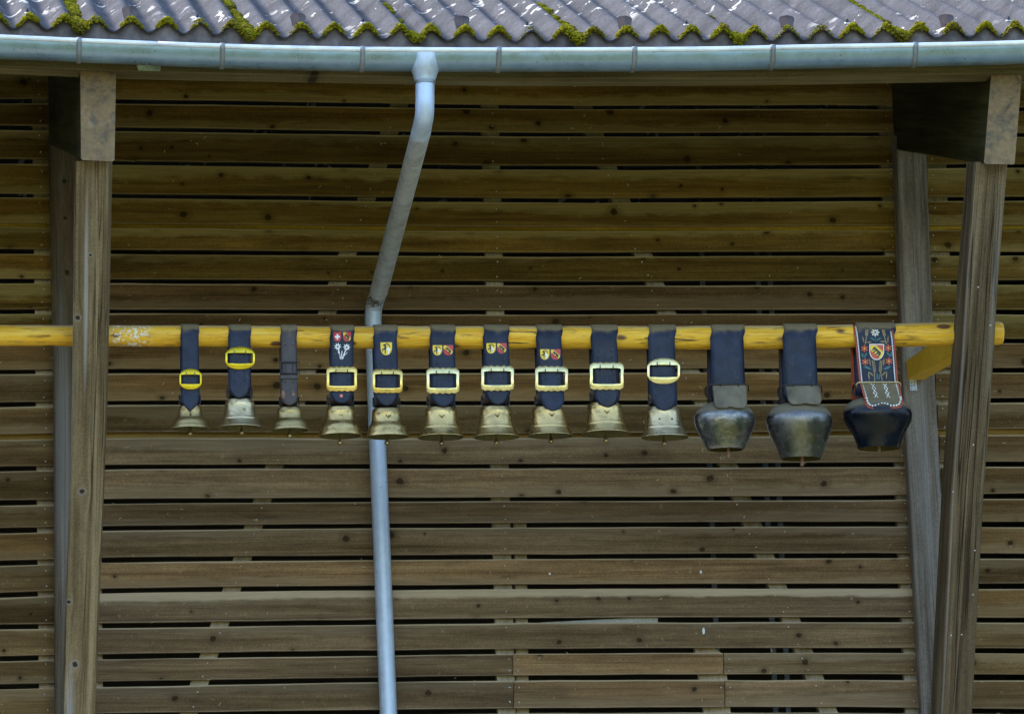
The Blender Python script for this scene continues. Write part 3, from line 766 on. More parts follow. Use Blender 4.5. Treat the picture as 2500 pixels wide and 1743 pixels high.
# moss
random.seed(21)
ms = MB()
def tuft(p, r): ms.ico(p + Vector((random.gauss(0, .002), random.gauss(0, .002), 0)), (r * random.uniform(.8, 1.3), r * random.uniform(.8, 1.2), r * random.uniform(.65, 1.0)), 1, .28)
for i, c in enumerate(CRESTS):
    if c < -200 or c > 2700: continue
    l, r = random.uniform(24, 36), random.uniform(20, 33); thick = random.uniform(.75, 1.25)
    if random.random() < .15: thick *= .45
    for k in range(int(210 * thick)):
        x = c + random.uniform(-l, r); t = 1 - abs(x - c) / 40
        p = roofpt(x, random.uniform(-.012, .028), random.uniform(-.006, .012) * (.4 + t))
        tuft(p, random.uniform(.0032, .0078) * (.55 + .6 * t) * thick ** .5)
LAPM = {159: (1.0, 1.15, 1.0), 568: (.55, .8, .9), 980: (1.0, .35, .6), 1376: (.55, .4, .9), 1765: (.7, .35, .8), 2165: (.9, .75, .9)}
for lx, (length, dens, size) in LAPM.items():
    i = CRESTS.index(lx); v = (CRESTS[i] + CRESTS[i + 1]) / 2 - 2
    u = 0.0
    while u < 1.5:
        near = u < .12
        on = near or random.random() < dens
        step = random.uniform(.07, .12)
        if on:                                # a cushion of moss
            w = size * (random.uniform(.8, 1.25) if not near else 1.3)
            for k in range(int(130 * w)):
                a = random.uniform(0, 6.283); q = math.sqrt(random.random())
                hh = (1 - q * q)
                p = roofpt(v + 17 * w * q * math.cos(a), u + .045 * w * q * math.sin(a), .001 + .026 * hh * w - (.0 if not near else .004))
                tuft(p, random.uniform(.0032, .0070) * (.7 + .5 * hh))
        u += step
    for k in range(130):                      # clump hanging over the edge at the lap
        x = v + random.gauss(-2, 18)
        p = roofpt(x, random.uniform(-.02, .03), random.uniform(-.02, .012)); tuft(p, random.uniform(.0045, .0095))
tag(ms.build('moss', M['moss'], None, P(1250, 80, EY), smooth=True, recalc=False), kind='stuff')

# ------------------------------------------------------------------ gutter
GR = .0735
RIM = [(-900, 50), (0, 85.5), (280, 98), (570, 109), (720, 113), (900, 116), (1250, 117.5), (1700, 115.5), (1950, 110.5), (2250, 105.5), (2500, 99.5), (3400, 62)]
GY = -2.565
GUT = empty('gutter', P(1250, 170, GY), 'half round zinc gutter sagging along the mossy roof edge', 'gutter')
def rimc(x): return P(x, smooth_interp(RIM, x) + 5.5, GY)
def trough(x0, x1, name='trough', rr=GR, lift=0.0):
    m = MB(); rings = []
    n = max(2, int((x1 - x0) / 55))
    for i in range(n + 1):
        x = lerp(x0, x1, i / n); c = rimc(x); ctr = c + Vector((0, GR, -.004))
        arc = [ctr + Vector((0, -rr * math.cos(a), -rr * math.sin(a))) for a in [math.pi * k / 16 for k in range(17)]]
        rings.append(arc + [ctr + (p - ctr) * .975 for p in arc[::-1]])
    m.loft(rings); return m.build(name, M['zinc'], GUT, auto=40)
trough(-3300, 386); trough(383, 2050, rr=GR + .0012); trough(2047, 3400, rr=GR)
for x0, x1, r in ((-3300, 392, .0112), (386, 3400, .0118)):
    m = MB(); m.tube([rimc(lerp(x0, x1, i / 50)) for i in range(51)], r, 12); m.build('rim_bead', M['rim'], GUT, smooth=True)
for x in (193, 543, 885, 1218, 1549, 1887, 2235, -150, 2580):
    m = MB(); rings = []; c = rimc(x); ctr = c + Vector((0, GR, -.004))
    path = [c + Vector((0, .012 * math.cos(t) , .012 * math.sin(t))) for t in (0.2, 1.2, 2.2, 3.14)]
    path = [c + Vector((0, -.0125 * math.cos(t), .0125 * math.sin(t))) for t in (2.6, 1.6, .6, -.3)]
    path += [ctr + Vector((0, -(GR + .003) * math.cos(a), -(GR + .003) * math.sin(a))) for a in [.22 + (math.pi - .22) * k / 12 for k in range(13)]]
    for p in path:
        w = .011
        rings.append([p + Vector((-w, 0, 0)), p + Vector((w, 0, 0))])
    m.loft(rings, False, False)
    o = m.build('gutter_bracket', M['bracket'], GUT, auto=40); s = o.modifiers.new('thickness', 'SOLIDIFY'); s.thickness = .003; s.offset = 1
    child_origin(o, GUT)
    k = MB(); k.ico(c + Vector((.0, .001, -.020)), (.007, .004, .007), 1); k.build('rivet', M['bracket'], o)

# ------------------------------------------------------------------ downpipe
DP = empty('downpipe', P(950, 1743, -.06), 'bluish zinc downpipe bending from the gutter back to the wall behind the log', 'pipe')
def ring_xy(c, r, n=20): return [c + Vector((r * math.cos(6.2832 * k / n), r * math.sin(6.2832 * k / n), 0)) for k in range(n)]
m = MB(); cY = GY + GR
prof = [(125, .0505, -.029), (133, .0510, -.028), (142, .0535, -.025), (154, .0585, -.018), (166, .0625, -.010), (173, .0625, -.006), (185, .054, 0), (196, .047, 0), (203, .0455, 0)]
def sq_ring(c, r, w, n=36):
    out = []
    for k in range(n):
        a = 6.2832 * k / n; p = lerp(1.0, .42, w); ca, sa = math.cos(a), math.sin(a)
        out.append(c + Vector((r * math.copysign(abs(ca) ** p, ca), r * math.copysign(abs(sa) ** p, sa), 0)))
    return out
m.loft([sq_ring(P(1037.5, y, cY + d), r, max(0, min(1, (172 - y) / 40))) for y, r, d in prof], True, False)
o = m.build('hopper', M['zinc_pipe'], DP, auto=40); s = o.modifiers.new('thickness', 'SOLIDIFY'); s.thickness = .002
PR = .0428
def pipe(pts, r, name='pipe_section', mat='zinc_pipe'):
    m = MB(); w = [P(x, y, Y) for x, y, Y in pts]
    m.tube(w, r, 24, caps=True); return m.build(name, M[mat], DP, auto=50)
Yw = -.075
pipe([(1037.5, 200, cY), (1037.3, 240, cY), (1037, 272, cY), (1035.5, 288, cY + .02), (1032, 305, cY + .07), (1026, 330, cY + .15)], PR)
o = pipe([(1029, 319, cY + .12), (925, 712, Yw - .14)], PR + .001, mat='zinc_scratched')
pipe([(925, 712, Yw - .14), (917.5, 733, Yw - .05), (913, 750, Yw - .01), (911.5, 765, Yw), (911, 780, Yw), (921, 1065, Yw), (928.5, 1250, Yw), (948.5, 1743, Yw)], PR * .97)
pipe([(948.5, 1743, Yw), (1010, 3300, Yw)], PR * .97)
for y, r in ((203, .0465),):
    m = MB(); c = P(1037.5, y, cY); m.tube([c + Vector((0, 0, .006)), c - Vector((0, 0, .006))], r + .0015, 20); m.build('collar', M['bracket'], DP, auto=40)
m = MB()
for k in range(70):       # dried debris caught on the pipe bend
    a = P(916 + random.gauss(0, 9), 734 + random.gauss(0, 7), Yw - .12 + random.gauss(0, .006)); d = Vector((random.gauss(0, 1), random.gauss(0, .4), random.gauss(0, 1))).normalized() * random.uniform(.008, .03)
    m.tube([a - d, a + d], .0012, 4)
tag(m.build('twig_debris', flat('dry_debris', (.10, .08, .04), .9), DP), kind='stuff')

# ------------------------------------------------------------------ log pole + bracket
LY = -1.60
LOGC = [(-900, 815), (0, 819), (460, 820.7), (760, 823.3), (1140, 824), (1420, 824), (1800, 824.4), (2060, 820.7), (2300, 816), (2450, 814)]
LOGR = [(-900, 25), (0, 25), (460, 25.6), (760, 26.5), (1140, 28), (1420, 28.2), (1800, 28.9), (2060, 28.5), (2300, 29), (2450, 29.2)]
def log_c(x): return P(x, smooth_interp(LOGC, x), LY)
MPP = (P(1251, 824, LY) - P(1250, 824, LY)).length
def log_r(x): return interp(LOGR, x) * MPP
m = MB(); rings = []; n = 150
xs = [lerp(-900, 2436, i / n) for i in range(n + 1)] + [2443, 2447]
for x in xs:
    c = log_c(x); r = log_r(x) * (1 if x < 2440 else (.95 if x < 2445 else .84)); ring = []
    for k in range(28):
        a = 6.2832 * k / 28
        q = 1 + .035 * noise.noise((x * .012, math.cos(a) * 1.2, math.sin(a) * 1.2)) + .02 * noise.noise((x * .05, math.cos(a) * 3, math.sin(a) * 3))
        ring.append(c + Vector((0, math.cos(a), math.sin(a))) * r * q)
    rings.append(ring)
m.loft(rings)
tag(m.build('log_pole', M['log'], None, P(1250, 824, LY), auto=60), 'long yellow varnished log on which all the cow bells hang', 'log')
m = MB()
A = [P(2212, 880, -.078), P(2216, 927, -.078)]; B = [P(2345, 786, LY - .02), P(2350, 852, LY - .02)]
w = Vector((.085, 0, 0))
member('wall_bracket', 'yellow_paint', [(0, [A[1], A[1] + w, A[0] + w, A[0]]), (1, [B[1], B[1] + w, B[0] + w, B[0]])], 'ochre painted timber bracket reaching from the right stud up to the log', 'bracket', .004, .001, 10)
m = MB()
q = [(2220, 919), (2237, 919), (2239.5, 953), (2222, 953)]
m.prism([P(x, y, -.081) for x, y in q], [P(x, y, -.0765) for x, y in q])
pl = m.build('bracket_plate', M['zinc_pipe'], None, P(2230, 936, -.08)); pl['org'] = tuple(pl.location)
tag(pl, 'small perforated zinc plate nailed to the right stud under the ochre bracket', 'plate')
m = MB()
for x, y in ((2225, 934), (2233, 933), (2225, 942), (2233, 941), (2226, 950), (2235, 950)): m.ico(P(x, y, -.0815), (.0028, .0015, .0028), 1)
tag(m.build('hole', M['hole'], pl), kind='stuff')

# ------------------------------------------------------------------ cow bells
def shield_outline(n=8):
    pts = [(-1, 1), (-.5, 1.02), (0, 1.0), (.5, 1.02), (1, 1), (1, .2)]
    for k in range(1, n): 
        a = math.pi / 2 * k / n; pts.append((math.cos(a) ** .9, .2 - 1.2 * math.sin(a)))
    pts.append((0, -1)); pts += [(-x, y) for x, y in pts[-2:5:-1]] + [(-1, .2)]
    return pts
def star(n, r1, r2, rot=0): return [((r1 if i % 2 == 0 else r2) * math.cos(rot + math.pi * i / n), (r1 if i % 2 == 0 else r2) * math.sin(rot + math.pi * i / n)) for i in range(2 * n)]
BEAR = [(-1, .1), (-.9, .3), (-.72, .46), (-.6, .34), (-.2, .40), (.2, .38), (.6, .42), (.86, .2), (.9, -.1), (.88, -.55), (.6, -.55), (.64, -.2), (.45, -.1), (.36, -.55), (.1, -.55), (.18, -.04), (-.2, 0), (-.2, -.55), (-.46, -.55), (-.42, -.02), (-.62, 0), (-.70, -.42), (-.96, -.40), (-.82, -.02), (-.98, -.04)]
def rot2(pts, a, s=1, o=(0, 0)): return [(o[0] + s * (x * math.cos(a) - y * math.sin(a)), o[1] + s * (x * math.sin(a) + y * math.cos(a))) for x, y in pts]
GOAT_F = [(-.58, .52), (-.42, .74), (-.16, .74), (-.02, .42), (.06, .05), (-.08, -.12), (-.12, -.78), (-.24, -.78), (-.26, -.12), (-.56, -.14), (-.58, -.42), (-.68, -.42), (-.70, -.02), (-.34, .10), (-.26, .42), (-.44, .44)]
HORN = [(-.2, .72), (.05, .86), (.35, .80), (.6, .55), (.72, .22), (.62, .24), (.48, .48), (.28, .66), (.05, .72), (-.1, .64)]
GOAT_R = [(.04, .18), (.42, .2), (.66, .02), (.62, -.3), (.52, -.52), (.48, -.8), (.18, -.82), (.34, -.46), (.22, -.22), (.08, -.14), (.0, .0)]
BEND = [(-.96, .96), (-.42, .96), (.96, -.22), (.84, -.58), (.62, -.78), (-.96, .40)]

FY = {}
class Strap:
    def __init__(s, xc): s.xc = xc; s.c = log_c(xc); s.r = log_r(xc) + .004; s.cy = interp(LOGC, xc)
    def Y(s, py):
        z = (s.cy - py) * MPP * 1.02
        if z <= 0: return LY - s.r
        return LY - math.sqrt(max(s.r ** 2 - z ** 2, (s.r * .25) ** 2))

def poly(mb, st, pts, off, th=.0012, mi=0, tilt=0.0):
    """polygon given in photo pixels, laid on the strap front"""
    f = [P(x, y, st.Y(y) - off - th) for x, y in pts]; mb.prism(f, [p + Vector((0, th, 0)) for p in f], mi)
def loc2px(box, pts):
    x0, y0, x1, y1 = box; return [((x0 + x1) / 2 + u * (x1 - x0) / 2, (y0 + y1) / 2 - v * (y1 - y0) / 2) for u, v in pts]

def emblem(st, parent, box, kind):
    m = MB(); up = .004 if kind == 'bern_large' else .0006; g_ = 2.0 if kind == 'bern_large' else .8; big = (box[0] - g_, box[1] - g_, box[2] + g_, box[3] + g_)
    out = shield_outline()
    poly(m, st, loc2px(big, out), .0028 + up, .003, 1 if kind != 'bern_large' else 2); poly(m, st, loc2px(box, out), .0052 + up, .0016, 0)
    e = m.build('emblem', [M['yellow'] if kind == 'goat' else (M['orange'] if kind == 'bern_large' else M['red']), M['black'], M['white']], parent); child_origin(e, parent)
    def charge(name, pts, mat, off=.0068):
        c = MB(); poly(c, st, loc2px(box, pts), off + up, .0012); c.build(name, M[mat], e)
    if kind == 'swiss':
        a, c = .2, .62
        charge('cross', [(-a, c), (a, c), (a, a + .04), (c + .02, a + .04), (c + .02, -a + .04), (a, -a + .04), (a, -c + .08), (-a, -c + .08), (-a, -a + .04), (-c - .02, -a + .04), (-c - .02, a + .04), (-a, a + .04)], 'white')
    elif kind.startswith('bern'):
        charge('bend', BEND if kind != 'bern_large' else [(-.97, .97), (-.15, .97), (.97, .02), (.93, -.3), (.80, -.62), (.50, -.86), (-.97, .28)], 'yellow'); charge('bear', rot2(BEAR, R(-40 if kind != 'bern_large' else -42), .74 if kind != 'bern_large' else .80, (.06, .02) if kind != 'bern_large' else (.02, .06)), 'black', .0080)
    else:
        charge('goat_front', GOAT_F, 'black'); charge('goat_rear', GOAT_R, 'white'); charge('horn', HORN, 'black')

def strap_ribbon(st, rowsx, tip, Yoff=0.0, shape='round', back=True, zback=None, cols=6, lean=None, notch=2.5):
    """rowsx: [(py, x0, x1)] from top of log down; tip = py of the tip"""
    m = MB(); rings = []
    top_l, top_r = interp([(y, a) for y, a, c in rowsx], st.cy), interp([(y, c) for y, a, c in rowsx], st.cy)
    hw = (rowsx[-1][2] - rowsx[-1][1]) / 2
    y0 = st.cy if back else rowsx[0][0]
    ys = [y0 + (tip - y0) * t for t in [i / 26 for i in range(27)]]
    ys += [tip - hw * q for q in (.5, .35, .22, .12, .05, .015)]
    ys = sorted(set(ys))
    for y in ys:
        a, c = interp([(q[0], q[1]) for q in rowsx], y), interp([(q[0], q[2]) for q in rowsx], y)
        s = (tip - y) / hw; k = 1.0
        if shape == 'round' and s < 1: k = math.sqrt(max(1 - (1 - s) ** 2, 0.0004))
        elif shape == 'point' and s < .95: k = max(.02, (s / .95) ** .62)
        elif shape == 'flat' and s < .42: k = .72 + .28 * math.sqrt(max(1 - (1 - s / .42) ** 2, 0))
        mid, h = (a + c) / 2, (c - a) / 2 * k
        Yb = st.Y(y) - Yoff
        if lean: Yb -= lean(y)
        ring = []
        for j in range(cols + 1):
            u = -1 + 2 * j / cols
            yy = y
            if shape == 'flat' and s < .25: yy = y - notch * math.exp(-(u / .28) ** 2) * (1 - s / .25)
            ring.append(P(mid + u * h, yy, Yb - .003 * (1 - u * u) + (.0014 if lean else .0026) * noise.noise((mid * .05 + u * .7, y * .028, 1))))
        rings.append(ring)
    if back:
        over = []
        A, B = P(top_l, st.cy, LY), P(top_r, st.cy, LY)
        for k in range(1, 13):
            t = math.pi * k / 12
            d = Vector((0, -math.cos(t), math.sin(t))) * st.r
            over.append([lerp(A, B, j / cols) + d for j in range(cols + 1)])
        zb = zback if zback is not None else A.z - .25
        for k in range(1, 9):
            t = k / 8; d = Vector((0, st.r * lerp(1, .75, t ** 2), -(A.z - zb) * t))
            over.append([lerp(A, B, j / cols) + d for j in range(cols + 1)])
        rings = over[::-1] + rings
    m.loft(rings, False, False); return m

def buckle(st, parent, box, kind, mat, wx=None, wy=None):
    x0, y0, x1, y1 = box; cx, cy, hx, hy = (x0 + x1) / 2, (y0 + y1) / 2, (x1 - x0) / 2, (y1 - y0) / 2
    ix, iyt, iyb = (hx * .80, hy * .46, hy * .46) if kind == 'wavy' else (hx * .84, hy * .36, hy * .40)
    ix = hx * (.81 if kind != 'oval' else .85)
    iyt, iyb = (hy * .56, hy * .55) if kind != 'oval' else (hy * .45, hy * .46)
    n = 96; outer, inner = [], []
    for k in range(n):
        a = 2 * math.pi * (k + .5) / n; ca, sa = math.cos(a), math.sin(a)
        if kind == 'oval':
            p = 2.35; q = (abs(ca) ** p + abs(sa) ** p) ** (-1 / p); ox, oy = hx * ca * q, hy * sa * q
            if abs(ox) > hx * .955: ox = math.copysign(hx * .955, ox)
            ox /= .955
        else:
            q = (abs(ca) ** 8 + abs(sa) ** 8) ** (-1 / 8); ox, oy = hx * ca * q, hy * sa * q
            u = ox / hx
            if abs(oy) > hy * .7:
                bumpy = .10 * hy * (math.cos(u * math.pi * 2.7) - .3 * u * u) * (1 if kind == 'wavy' else .6)
                oy += math.copysign(bumpy, oy) - math.copysign(.05 * hy, oy)
            else: ox *= 1 + .035 * (abs(oy / hy / .7) - .6)
        outer.append((ox, oy))
        t = min(ix / abs(ca) if abs(ca) > 1e-6 else 1e9, (iyt if sa > 0 else iyb) / abs(sa) if abs(sa) > 1e-6 else 1e9)
        inner.append((ca * t, sa * t))
    def W(p, off):
        u = p[1] / hy; bow = .010 * (1 - u * u)
        return P(cx + p[0], cy - p[1], st.Y(cy) - .010 - bow - off)
    lr = []
    for w, off in ((0, -.003), (0, .002), (.08, .0042), (.3, .0048), (.7, .0048), (.92, .0042), (1, .002), (1, -.003)):
        lr.append([W((lerp(o[0], i[0], w), lerp(o[1], i[1], w)), off) for o, i in zip(outer, inner)])
    m = MB(); m.loft(lr + [lr[0]], True, False)
    b = m.build('buckle', M[mat], parent, auto=45); child_origin(b, parent)
    for s in (-.38, .38):
        pr = MB(); pr.tube([W((hx * s, iyt + hy * .22), .008), W((hx * s, iyt * .95), .008), W((hx * s, iyt * .7), -.003)], .0022, 6)
        pr.build('prong', M['dark_wire'] if mat != 'brass_yellow' else M['engrave'], b)
    return b, W, hx, hy, iyb

def holes(st, parent, pts):
    m = MB()
    for x, y in pts:
        k = 9; f = [P(x + 1.7 * math.cos(6.283 * i / k), y + 1.7 * math.sin(6.283 * i / k), st.Y(y) - .0062) for i in range(k)]
        m.prism(f, [p + Vector((0, .003, 0)) for p in f])
    tag(m.build('strap_holes', M['hole'], parent), kind='stuff')

def lathe(mb, c, prof, n=48, sy=.74, th=.004, wob=0.0, lean=0.0):
    ph = random.uniform(0, 9)
    def ring(z, r):
        return [Vector((c.x + r * math.cos(6.2832 * k / n) + lean * (z - c.z), c.y + r * sy * math.sin(6.2832 * k / n), z + wob * r * math.cos(6.2832 * k / n + ph))) for k in range(n)]
    outer = [ring(z, r) for z, r in prof]; inner = [ring(z, max(r - th, .0005)) for z, r in prof[::-1] if r > th * 1.5]
    mb.loft(outer + inner[:1], True, False, 0); mb.loft(inner, True, False, 1)

PROF = {
 'flare': [(0, .0), (.0, .62), (.012, .86), (.04, .96), (.085, 1.0), (.14, 1.02), (.155, 1.035), (.175, 1.035), (.19, 1.03), (.35, .07), (.5, .17), (.62, .30), (.66, .345), (.675, .385), (.70, .405), (.72, .40), (.76, .47), (.84, .64), (.92, .82), (.965, .93), (.985, 1.0), (1, 1.0)],
 'step': [(0, .0), (.0, .62), (.012, .86), (.04, .96), (.085, 1.0), (.14, 1.015), (.155, 1.03), (.20, 1.03), (.215, 1.02), (.35, .07), (.48, .16), (.53, .24), (.58, .38), (.63, .55), (.70, .68), (.78, .77), (.86, .85), (.875, .88), (.93, .93), (.975, .985), (1, 1.0)],
}
def relief(st, parent, prof_fn, c, spec, mat):
    """raised casting marks wrapped round the bell"""
    m = MB()
    for kind, t, a0, size, txt in spec:
        z = prof_fn[1](t); 
        if kind == 'text':
            cu = bpy.data.curves.new('bell_text', 'FONT'); cu.body = txt; cu.size = size; cu.align_x = 'CENTER'; cu.extrude = .0026; cu.resolution_u = 2
            ob = bpy.data.objects.new('bell_text', cu); col.objects.link(ob)
            dg = bpy.context.evaluated_depsgraph_get(); me = bpy.data.meshes.new_from_object(ob.evaluated_get(dg))
            vs_ = []
            for v in me.vertices:
                zz = z + v.co.y; r = prof_fn[0](zz) + v.co.z * .7 + .0008; a = -math.pi / 2 + a0 + v.co.x / r
                vs_.append(Vector((c.x + r * math.cos(a), c.y + .74 * r * math.sin(a), zz)))
            m.add(vs_, [tuple(p.vertices) for p in me.polygons])
            bpy.data.objects.remove(ob); bpy.data.meshes.remove(me)
        else:
            for q in txt:
                zz = z + q[1] * size; r = prof_fn[0](zz); a = -math.pi / 2 + a0 + q[0] * size / r
                p = Vector((c.x + r * math.cos(a), c.y + .74 * r * math.sin(a), zz))
                m.ico(p, (q[2] * size * 1.1, .0042, q[3] * size * 1.1), 1, .1)
    tag(m.build('casting_relief', mat, parent, auto=40), kind='stuff')

EAGLE = [(-.9 + .22 * i, .55 - .32 * i * (1 - i * .08), .13, .34) for i in range(4)] + [(.9 - .22 * i, .55 - .32 * i * (1 - i * .08), .13, .34) for i in range(4)] + [(0, -.1, .22, .4), (0, .4, .13, .16), (-.1, -.55, .09, .18), (.1, -.55, .09, .18), (-1.3, -.25, .1, .1), (1.3, -.3, .1, .1)]
FLOWER = [(.3 * math.cos(1.05 * i), .3 * math.sin(1.05 * i), .16, .16) for i in range(6)] + [(0, 0, .14, .14), (-.35, -.4, .1, .25), (.35, -.4, .1, .25)]
ROSETTE = [(.75 * math.cos(.785 * i), .75 * math.sin(.785 * i), .16, .16) for i in range(8)] + [(.35 * math.cos(1.57 * i + .5), .35 * math.sin(1.57 * i + .5), .2, .2) for i in range(4)]

def cowbell(label, strap_rows, tip, shape, bell, prof, bmat, clap, buck=None, sm='navy', embs=(), hol=(), rel=(), extra=None, group='bronze cow bells on the log', wob=.012, inner='bronze_dull'):
    xc = (strap_rows[0][1] + strap_rows[0][2]) / 2; st = Strap(xc)
    tx0, tx1, ty, rx0, rx1, ry = bell
    bx = (rx0 + rx1) / 2; tcx = (tx0 + tx1) / 2
    rim = P(bx, ry, LY); top = P(tcx, ty + 3, LY); root = empty('cowbell', rim, label, 'cow bell', group)
    rt, rb = (tx1 - tx0) / 2 * MPP, (rx1 - rx0) / 2 * MPP
    H = top.z - rim.z; prof_w = []
    for t, k in PROF[prof]:
        if k > 1 or t < .3: r = rt * k if k != 0 else .001
        else: r = rt * 1.03 + (rb - rt * 1.03) * k
        if t > .3: r = rt * 1.03 + (rb - rt * 1.03) * k
        prof_w.append((top.z - H * t, r))
    lean = (top.x - rim.x) / H
    m = MB(); lathe(m, rim, prof_w, wob=wob, lean=lean)
    body = m.build('bell_body', [M[bmat], M['bell_inside']], root, auto=32)
    asc = sorted(prof_w)
    rel_fn = (lambda z: interp(asc, z), lambda t: top.z - H * t)
    if rel: relief(st, root, rel_fn, Vector((rim.x + lean * H * .4, LY, rim.z)), rel, M[bmat])
    # clapper
    m = MB(); c0 = P(clap[0], ty + 30, LY); c1 = P(clap[0], clap[1], LY)
    m.tube([c0, c1 + Vector((0, 0, .018))], .0035, 8)
    m.loft([[c1 + Vector((r * math.cos(6.283 * k / 12), r * math.sin(6.283 * k / 12), z)) for k in range(12)] for z, r in ((.03, .004), (.016, .006), (.008, .011), (.002, .0125), (-.003, .010))])
    m.build('clapper', M[inner], root, auto=40)
    # strap
    o = strap_ribbon(st, strap_rows, tip, 0, shape, True, top.z + .012).build('strap', M[sm], root, auto=60)
    s = o.modifiers.new('thickness', 'SOLIDIFY'); s.thickness = .0045; s.offset = 0
    # staple on the bell crown and the lower strap loop
    hw = (strap_rows[-1][2] - strap_rows[-1][1]) / 2 * MPP; cx = top.x; zt = top.z
    m = MB(); w = hw + .004
    m.tube([(cx - w, LY, zt + .05), (cx - w - .001, LY, zt + .012), (cx - w + .008, LY, zt + .003), (cx, LY, zt + .002), (cx + w - .008, LY, zt + .003), (cx + w + .001, LY, zt + .012), (cx + w, LY, zt + .05)], .0034, 8)
    m.build('staple', M['dark_wire'], root, smooth=True)
    m = MB(); rings = []
    for k in range(9):
        t = math.pi * k / 8; rings.append([Vector((cx + u * hw * .92, LY - .045 * math.cos(t) , zt + .040 - .024 * math.sin(t))) for u in (-1, -.3, .3, 1)])
    m.loft([[p + Vector((0, 0, .08)) for p in rings[0]]] + rings + [[p + Vector((0, 0, .03)) for p in rings[-1]]], False, False)
    o = m.build('strap_loop', M['brown_leather'], root, auto=60); s = o.modifiers.new('thickness', 'SOLIDIFY'); s.thickness = .004
    if buck:
        b, W, hx, hy, iyb = buckle(st, root, *buck[:3])
        if len(buck) > 3:
            e = MB()
            for ln, (yy, wd) in enumerate(buck[3]):
                x = -wd
                while x < wd:
                    l = random.uniform(.02, .07)
                    p0 = W((hx * x, hy * yy), .0052)
                    e.box(p0 + Vector((l * hx * MPP / 2, 0, 0)), (l * hx * MPP / 2 * .8, .0006, random.uniform(.0008, .0018))); x += l + random.uniform(.01, .03)
            tag(e.build('engraving', M['engrave'], b), kind='stuff')
    for e in embs: emblem(st, root, *e)
    if hol: holes(st, root, hol)
    if extra: extra(st, root)
    return root

def hpairs(x0, x1, ys): return [(x, y) for y in ys for x in (x0, x1)]
EN2 = ((-.66, .42), (-.86, .2))
def worn(st, root):
    for cx, cy, s in ((692, 962, 1), (716, 960, .8)):
        m = MB(); poly(m, st, [(cx + s * 6 * random.uniform(.6, 1) * math.cos(a), cy + s * 13 * random.uniform(.6, 1) * math.sin(a)) for a in [6.283 * i / 11 for i in range(11)]], .0052, .0008)
        m.build('worn_patch', M['bell_leather_wear'], root)
    m = MB()
    q = [(684.5, 884), (731.5, 884), (731.5, 912), (684.5, 912)]
    pts = [P(x, y, st.Y(900) - .012) for x, y in q]; m.tube(pts + [pts[0]], .0032, 8)
    m.tube([P(697, 884, st.Y(884) - .012), P(697, 910, st.Y(884) - .016)], .002, 6); m.tube([P(716, 884, st.Y(884) - .012), P(716, 910, st.Y(884) - .016)], .002, 6)
    m.build('buckle', M['dark_wire'], root)
    m = MB(); poly(m, st, [(685, 916), (727, 916), (727, 924), (685, 924)], .008, .004); m.build('keeper', M['brown_leather'], root)
def edelweiss(st, root):
    m = MB()
    for cx, cy in ((824.5, 846), (846.5, 847.5)):
        poly(m, st, [(cx + 9.5 * u, cy + 9.5 * v) for u, v in star(8, 1, .52, random.uniform(0, .3))], .004, .002, 0)
        poly(m, st, [(cx + 2.6 * u, cy + 2.6 * v) for u, v in star(6, 1, .9)], .0075, .002, 1)
    for x0, y0, x1, y1, w in ((826, 852, 832, 876, 1.9), (844, 854, 836, 876, 1.9), (825, 858, 832, 872, 1.3), (848, 860, 837, 872, 1.3), (835, 856, 834, 872, 1.3)):
        poly(m, st, [(x0 - w * .6, y0), (x0 + w * .6, y0), (x1 + w, y1), (x1 - w, y1)], .0035, .002, 0)
    poly(m, st, [(831.5, 876), (838, 876), (837, 879.5), (832.5, 879.5)], .0038, .002, 2)
    m.build('flower_badge', [M['white'], M['bell_leather_wear'], M['green']], root)
    m = MB(); poly(m, st, [(833.4 + 5.6 * u, 966 + 5.6 * v) for u, v in star(6, 1, .72)], .006, .002, 0); poly(m, st, [(833.4 + 1.9 * u, 966 + 1.9 * v) for u, v in star(6, 1, .8)], .0085, .001, 1)
    m.build('flower_stud', [M['rust_red'], M['cream']], root)

cowbell('bronze bell on a pointed navy strap with bright yellow buckle, nearest the left post',
        [(793, 440, 484), (900, 442, 486), (1000, 442, 487)], 1001, 'point', (436, 491, 988, 418, 509, 1047), 'step', 'bronze_dull', (464, 1061),
        ((438, 900.5, 492.5, 951), 'oval', 'brass_yellow'), hol=hpairs(455.5, 473, (878.5, 899, 958)), rel=[('b', .45, 0, .012, FLOWER), ('text', .86, 0, .009, 'o x o x o x o')])
cowbell('grey bronze bell whose big oval buckle sits right under the log',
        [(791, 557, 611), (900, 557, 612.5), (971, 557.5, 613)], 971, 'round', (551, 619.5, 972, 531.5, 642.5, 1045), 'flare', 'bronze_grey', (590, 1059),
        ((550, 846.5, 622.5, 902), 'oval', 'brass_yellow'), hol=hpairs(573, 596.5, (908, 929.5)), rel=[('b', .42, .22, .009, ROSETTE), ('b', .13, -.3, .006, FLOWER)])
cowbell('small dull bell on a narrow brownish strap with plain dark wire buckle',
        [(794, 683, 723), (900, 686, 726), (988, 686, 727.5)], 988.5, 'round', (677, 736, 992, 663, 754, 1051), 'step', 'bronze_dull', (707, 1066), None, sm='brown_leather', hol=hpairs(696, 716, (843, 933, 957)), extra=worn, rel=[('text', .3, 0, .008, 'o o o o o')])
